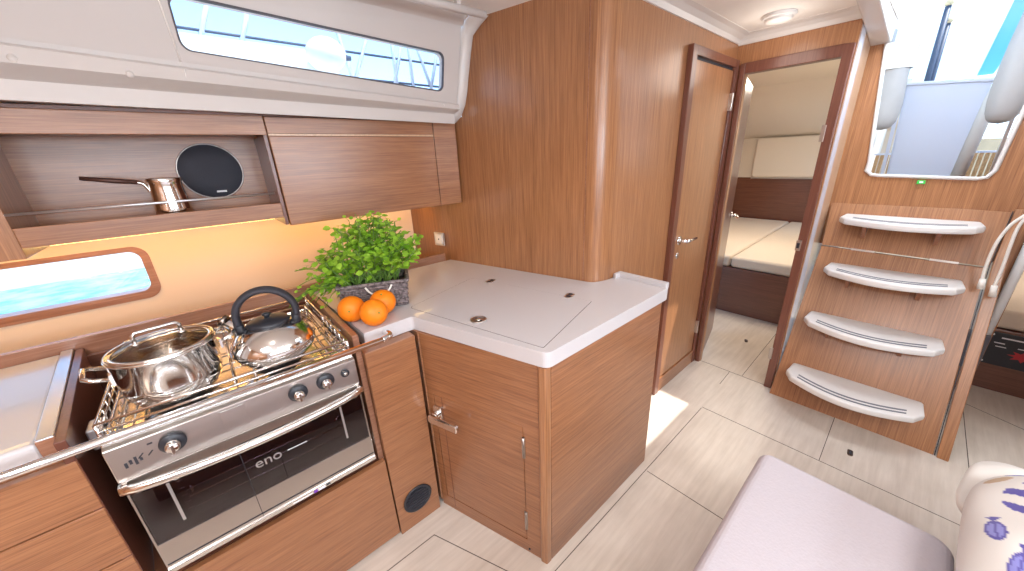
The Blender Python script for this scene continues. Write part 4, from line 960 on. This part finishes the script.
# side deck, fender, guard rail outside the cabin window
e=empty('fender',(.56,1.86,1.90),'round white fender outside the cabin side window','fender')
m=MB(); pr=[]
for k in range(13):
    a=-PI/2+PI*k/12; pr.append((max(.0001,.060*math.cos(a)),.060*math.sin(a)))
m.lathe([(a_*1.35,b_*1.15) for a_,b_ in pr],(.595,1.88,1.955),24); obj('fender_ball',m,'canvas_white',e)
m=MB(); m.tube([(.67,1.88,1.955),(.70,1.88,1.955)],[.014,.01],10); obj('fender_eye',m,'navy',e)
m=MB(); m.box(-1.7,.94,1.75,2.04,1.75,1.80); m.box(-1.7,.66,1.95,2.0,1.80,1.985); tag(obj('side_deck',m,'canvas_white',bev=.01),'white side deck outside the cabin side window','deck')
e=empty('guard_rail',(.5,2.15,1.8),'thin white guard rail wires and stanchions outside the cabin side window','guard rail')
m=MB()
for z in (1.93,2.05,2.18): m.tube([(-1.7,2.15,z),(2.2,2.15,z)],.006,6)
obj('wires',m,'navy',e)
for x,dx in ((-.3,0),(.10,.25),(.24,.25),(.75,.28),(.82,-.12),(.98,.22),(1.04,0),(1.14,0),(1.22,.2),(1.3,-.2)): 
    m=MB(); m.tube([(x,2.15,1.80),(x+dx,2.15,2.4)],.010,8); obj('stanchion',m,'gelcoat',e)
# unseen canopy added above the hatch to block the sun
m=MB(); m.box(2.73,4.6,-1.3,1.3,2.90,2.91); tag(obj('sprayhood',m,'sprayhood'),'white canvas sprayhood over the companionway hatch','canopy')
m=MB(); m.box(5.4,16,-.16,2.5,2.99,3.0); tag(obj('awning',m,'sprayhood'),'large white awning above the cockpit','canopy')
m=MB(); m.box(5.4,16,-.419,-.161,2.99,3.0); tag(obj('awning',m,'blue_canvas'),'light blue awning strip between the two white ones','canopy')  # sky gap put in as a translucent light blue sheet
m=MB(); m.box(5.4,16,-1.6,-.42,2.99,3.0); tag(obj('awning',m,'sprayhood'),'narrow white awning strip right of the blue gap','canopy')

# ================================================================ LIGHT
W=bpy.data.worlds.new('World'); S.world=W; W.use_nodes=True; n=W.node_tree.nodes; l=W.node_tree.links; bg=n['Background']
tc=n.new('ShaderNodeTexCoord'); sx=n.new('ShaderNodeSeparateXYZ'); l.new(tc.outputs['Generated'],sx.inputs[0])
cr=n.new('ShaderNodeValToRGB'); el=cr.color_ramp.elements; el[0].position=.0; el[0].color=(.72,.86,1,1); el[1].position=.35; el[1].color=(.26,.52,.9,1)
l.new(sx.outputs['Z'],cr.inputs[0]); l.new(cr.outputs[0],bg.inputs['Color']); bg.inputs['Strength'].default_value=2.3
def area(name,loc,direction,sx_,sy_,power,col=(1,1,1),spread=180):
    L_=bpy.data.lights.new(name,'AREA'); L_.shape='RECTANGLE'; L_.size=sx_; L_.size_y=sy_; L_.energy=power; L_.color=col; L_.spread=R(spread)
    o=bpy.data.objects.new(name,L_); COL.objects.link(o); o.location=loc; o.rotation_euler=Vector(direction).to_track_quat('-Z','Y').to_euler(); return o
su=bpy.data.lights.new('sun','SUN'); su.energy=7; su.angle=R(.6); su.color=(1,.96,.9); so=bpy.data.objects.new('sun',su); COL.objects.link(so)
so.rotation_euler=Vector((-.25,.40,-1)).to_track_quat('-Z','Y').to_euler(); so.location=(3,-1,5)
area('hatch_daylight',(-.9,-.2,2.12),(0.0,0,-1),.66,.66,34,(1,.97,.95))  # fill light in an unseen hatch added forward
area('hatch_daylight',(.42,-.98,2.12),(0,0,-1),.6,.5,22,(1,.97,.95))  # fill light in the second added hatch
area('window_daylight',(-.5,-1.78,1.55),(0,1,-.15),1.15,.38,23,(.93,.96,1))  # fill light outside an added, unseen starboard window
area('window_daylight',(1.05,-1.78,1.55),(0,1,-.15),1.05,.38,22,(.93,.96,1))  # same fill at the other added starboard window
area('companionway_daylight',(2.45,.05,2.25),(.25,0,-1),.95,.45,22,(.9,.95,1))
area('strip_glow',(-.25,1.935,1.28),(0,.35,-1),2.44,.02,3.8,(1,.52,.12))
area('cabin_daylight',(4.0,1.0,2.03),(0,0,-1),.5,.5,24,(1,.90,.76))  # added fill for the aft cabin, which has no opening here
def point(name,loc,p,col,r=.05):
    L_=bpy.data.lights.new(name,'POINT'); L_.energy=p; L_.color=col; L_.shadow_soft_size=r; o=bpy.data.objects.new(name,L_); COL.objects.link(o); o.location=loc
point('lamp_glow',(2.30,.655,1.93),1.5,(1,.92,.82),.11)
point('lamp_glow',(-.1,.5,1.97),2.4,(1,.95,.88))  # added fill to brighten the ceiling, no lamp fitting here
point('lamp_glow',(1.3,-.7,1.97),5,(1,.95,.88))  # another added ceiling fill, without a fitting
area('cabin_daylight',(4.2,-1.0,1.29),(0,0,-1),.5,.5,8,(1,.93,.85))  # added fill under the closed starboard cabin ceiling

# ================================================================ CAMERA
cam=bpy.data.cameras.new('camera'); co_=bpy.data.objects.new('camera',cam); COL.objects.link(co_)
cam.sensor_width=36; cam.lens=353.98/1024*36; cam.clip_start=.02; cam.clip_end=200
a,b_,c_=R(49.43929336),R(19.86732531),R(-2.51817484)
fw=Vector((math.cos(a)*math.cos(b_),math.sin(a)*math.cos(b_),-math.sin(b_))); r0=Vector((math.sin(a),-math.cos(a),0)); u0=r0.cross(fw)
rt=r0*math.cos(c_)+u0*math.sin(c_); up=rt.cross(fw)
M=Matrix((rt,up,-fw)).transposed().to_4x4(); M.translation=Vector((0,0,1.5)); co_.matrix_world=M
S.camera=co_
S.view_settings.view_transform='Standard'; S.view_settings.look='None'; S.view_settings.gamma=1; S.view_settings.exposure=0.07
S.view_settings.use_curve_mapping=False
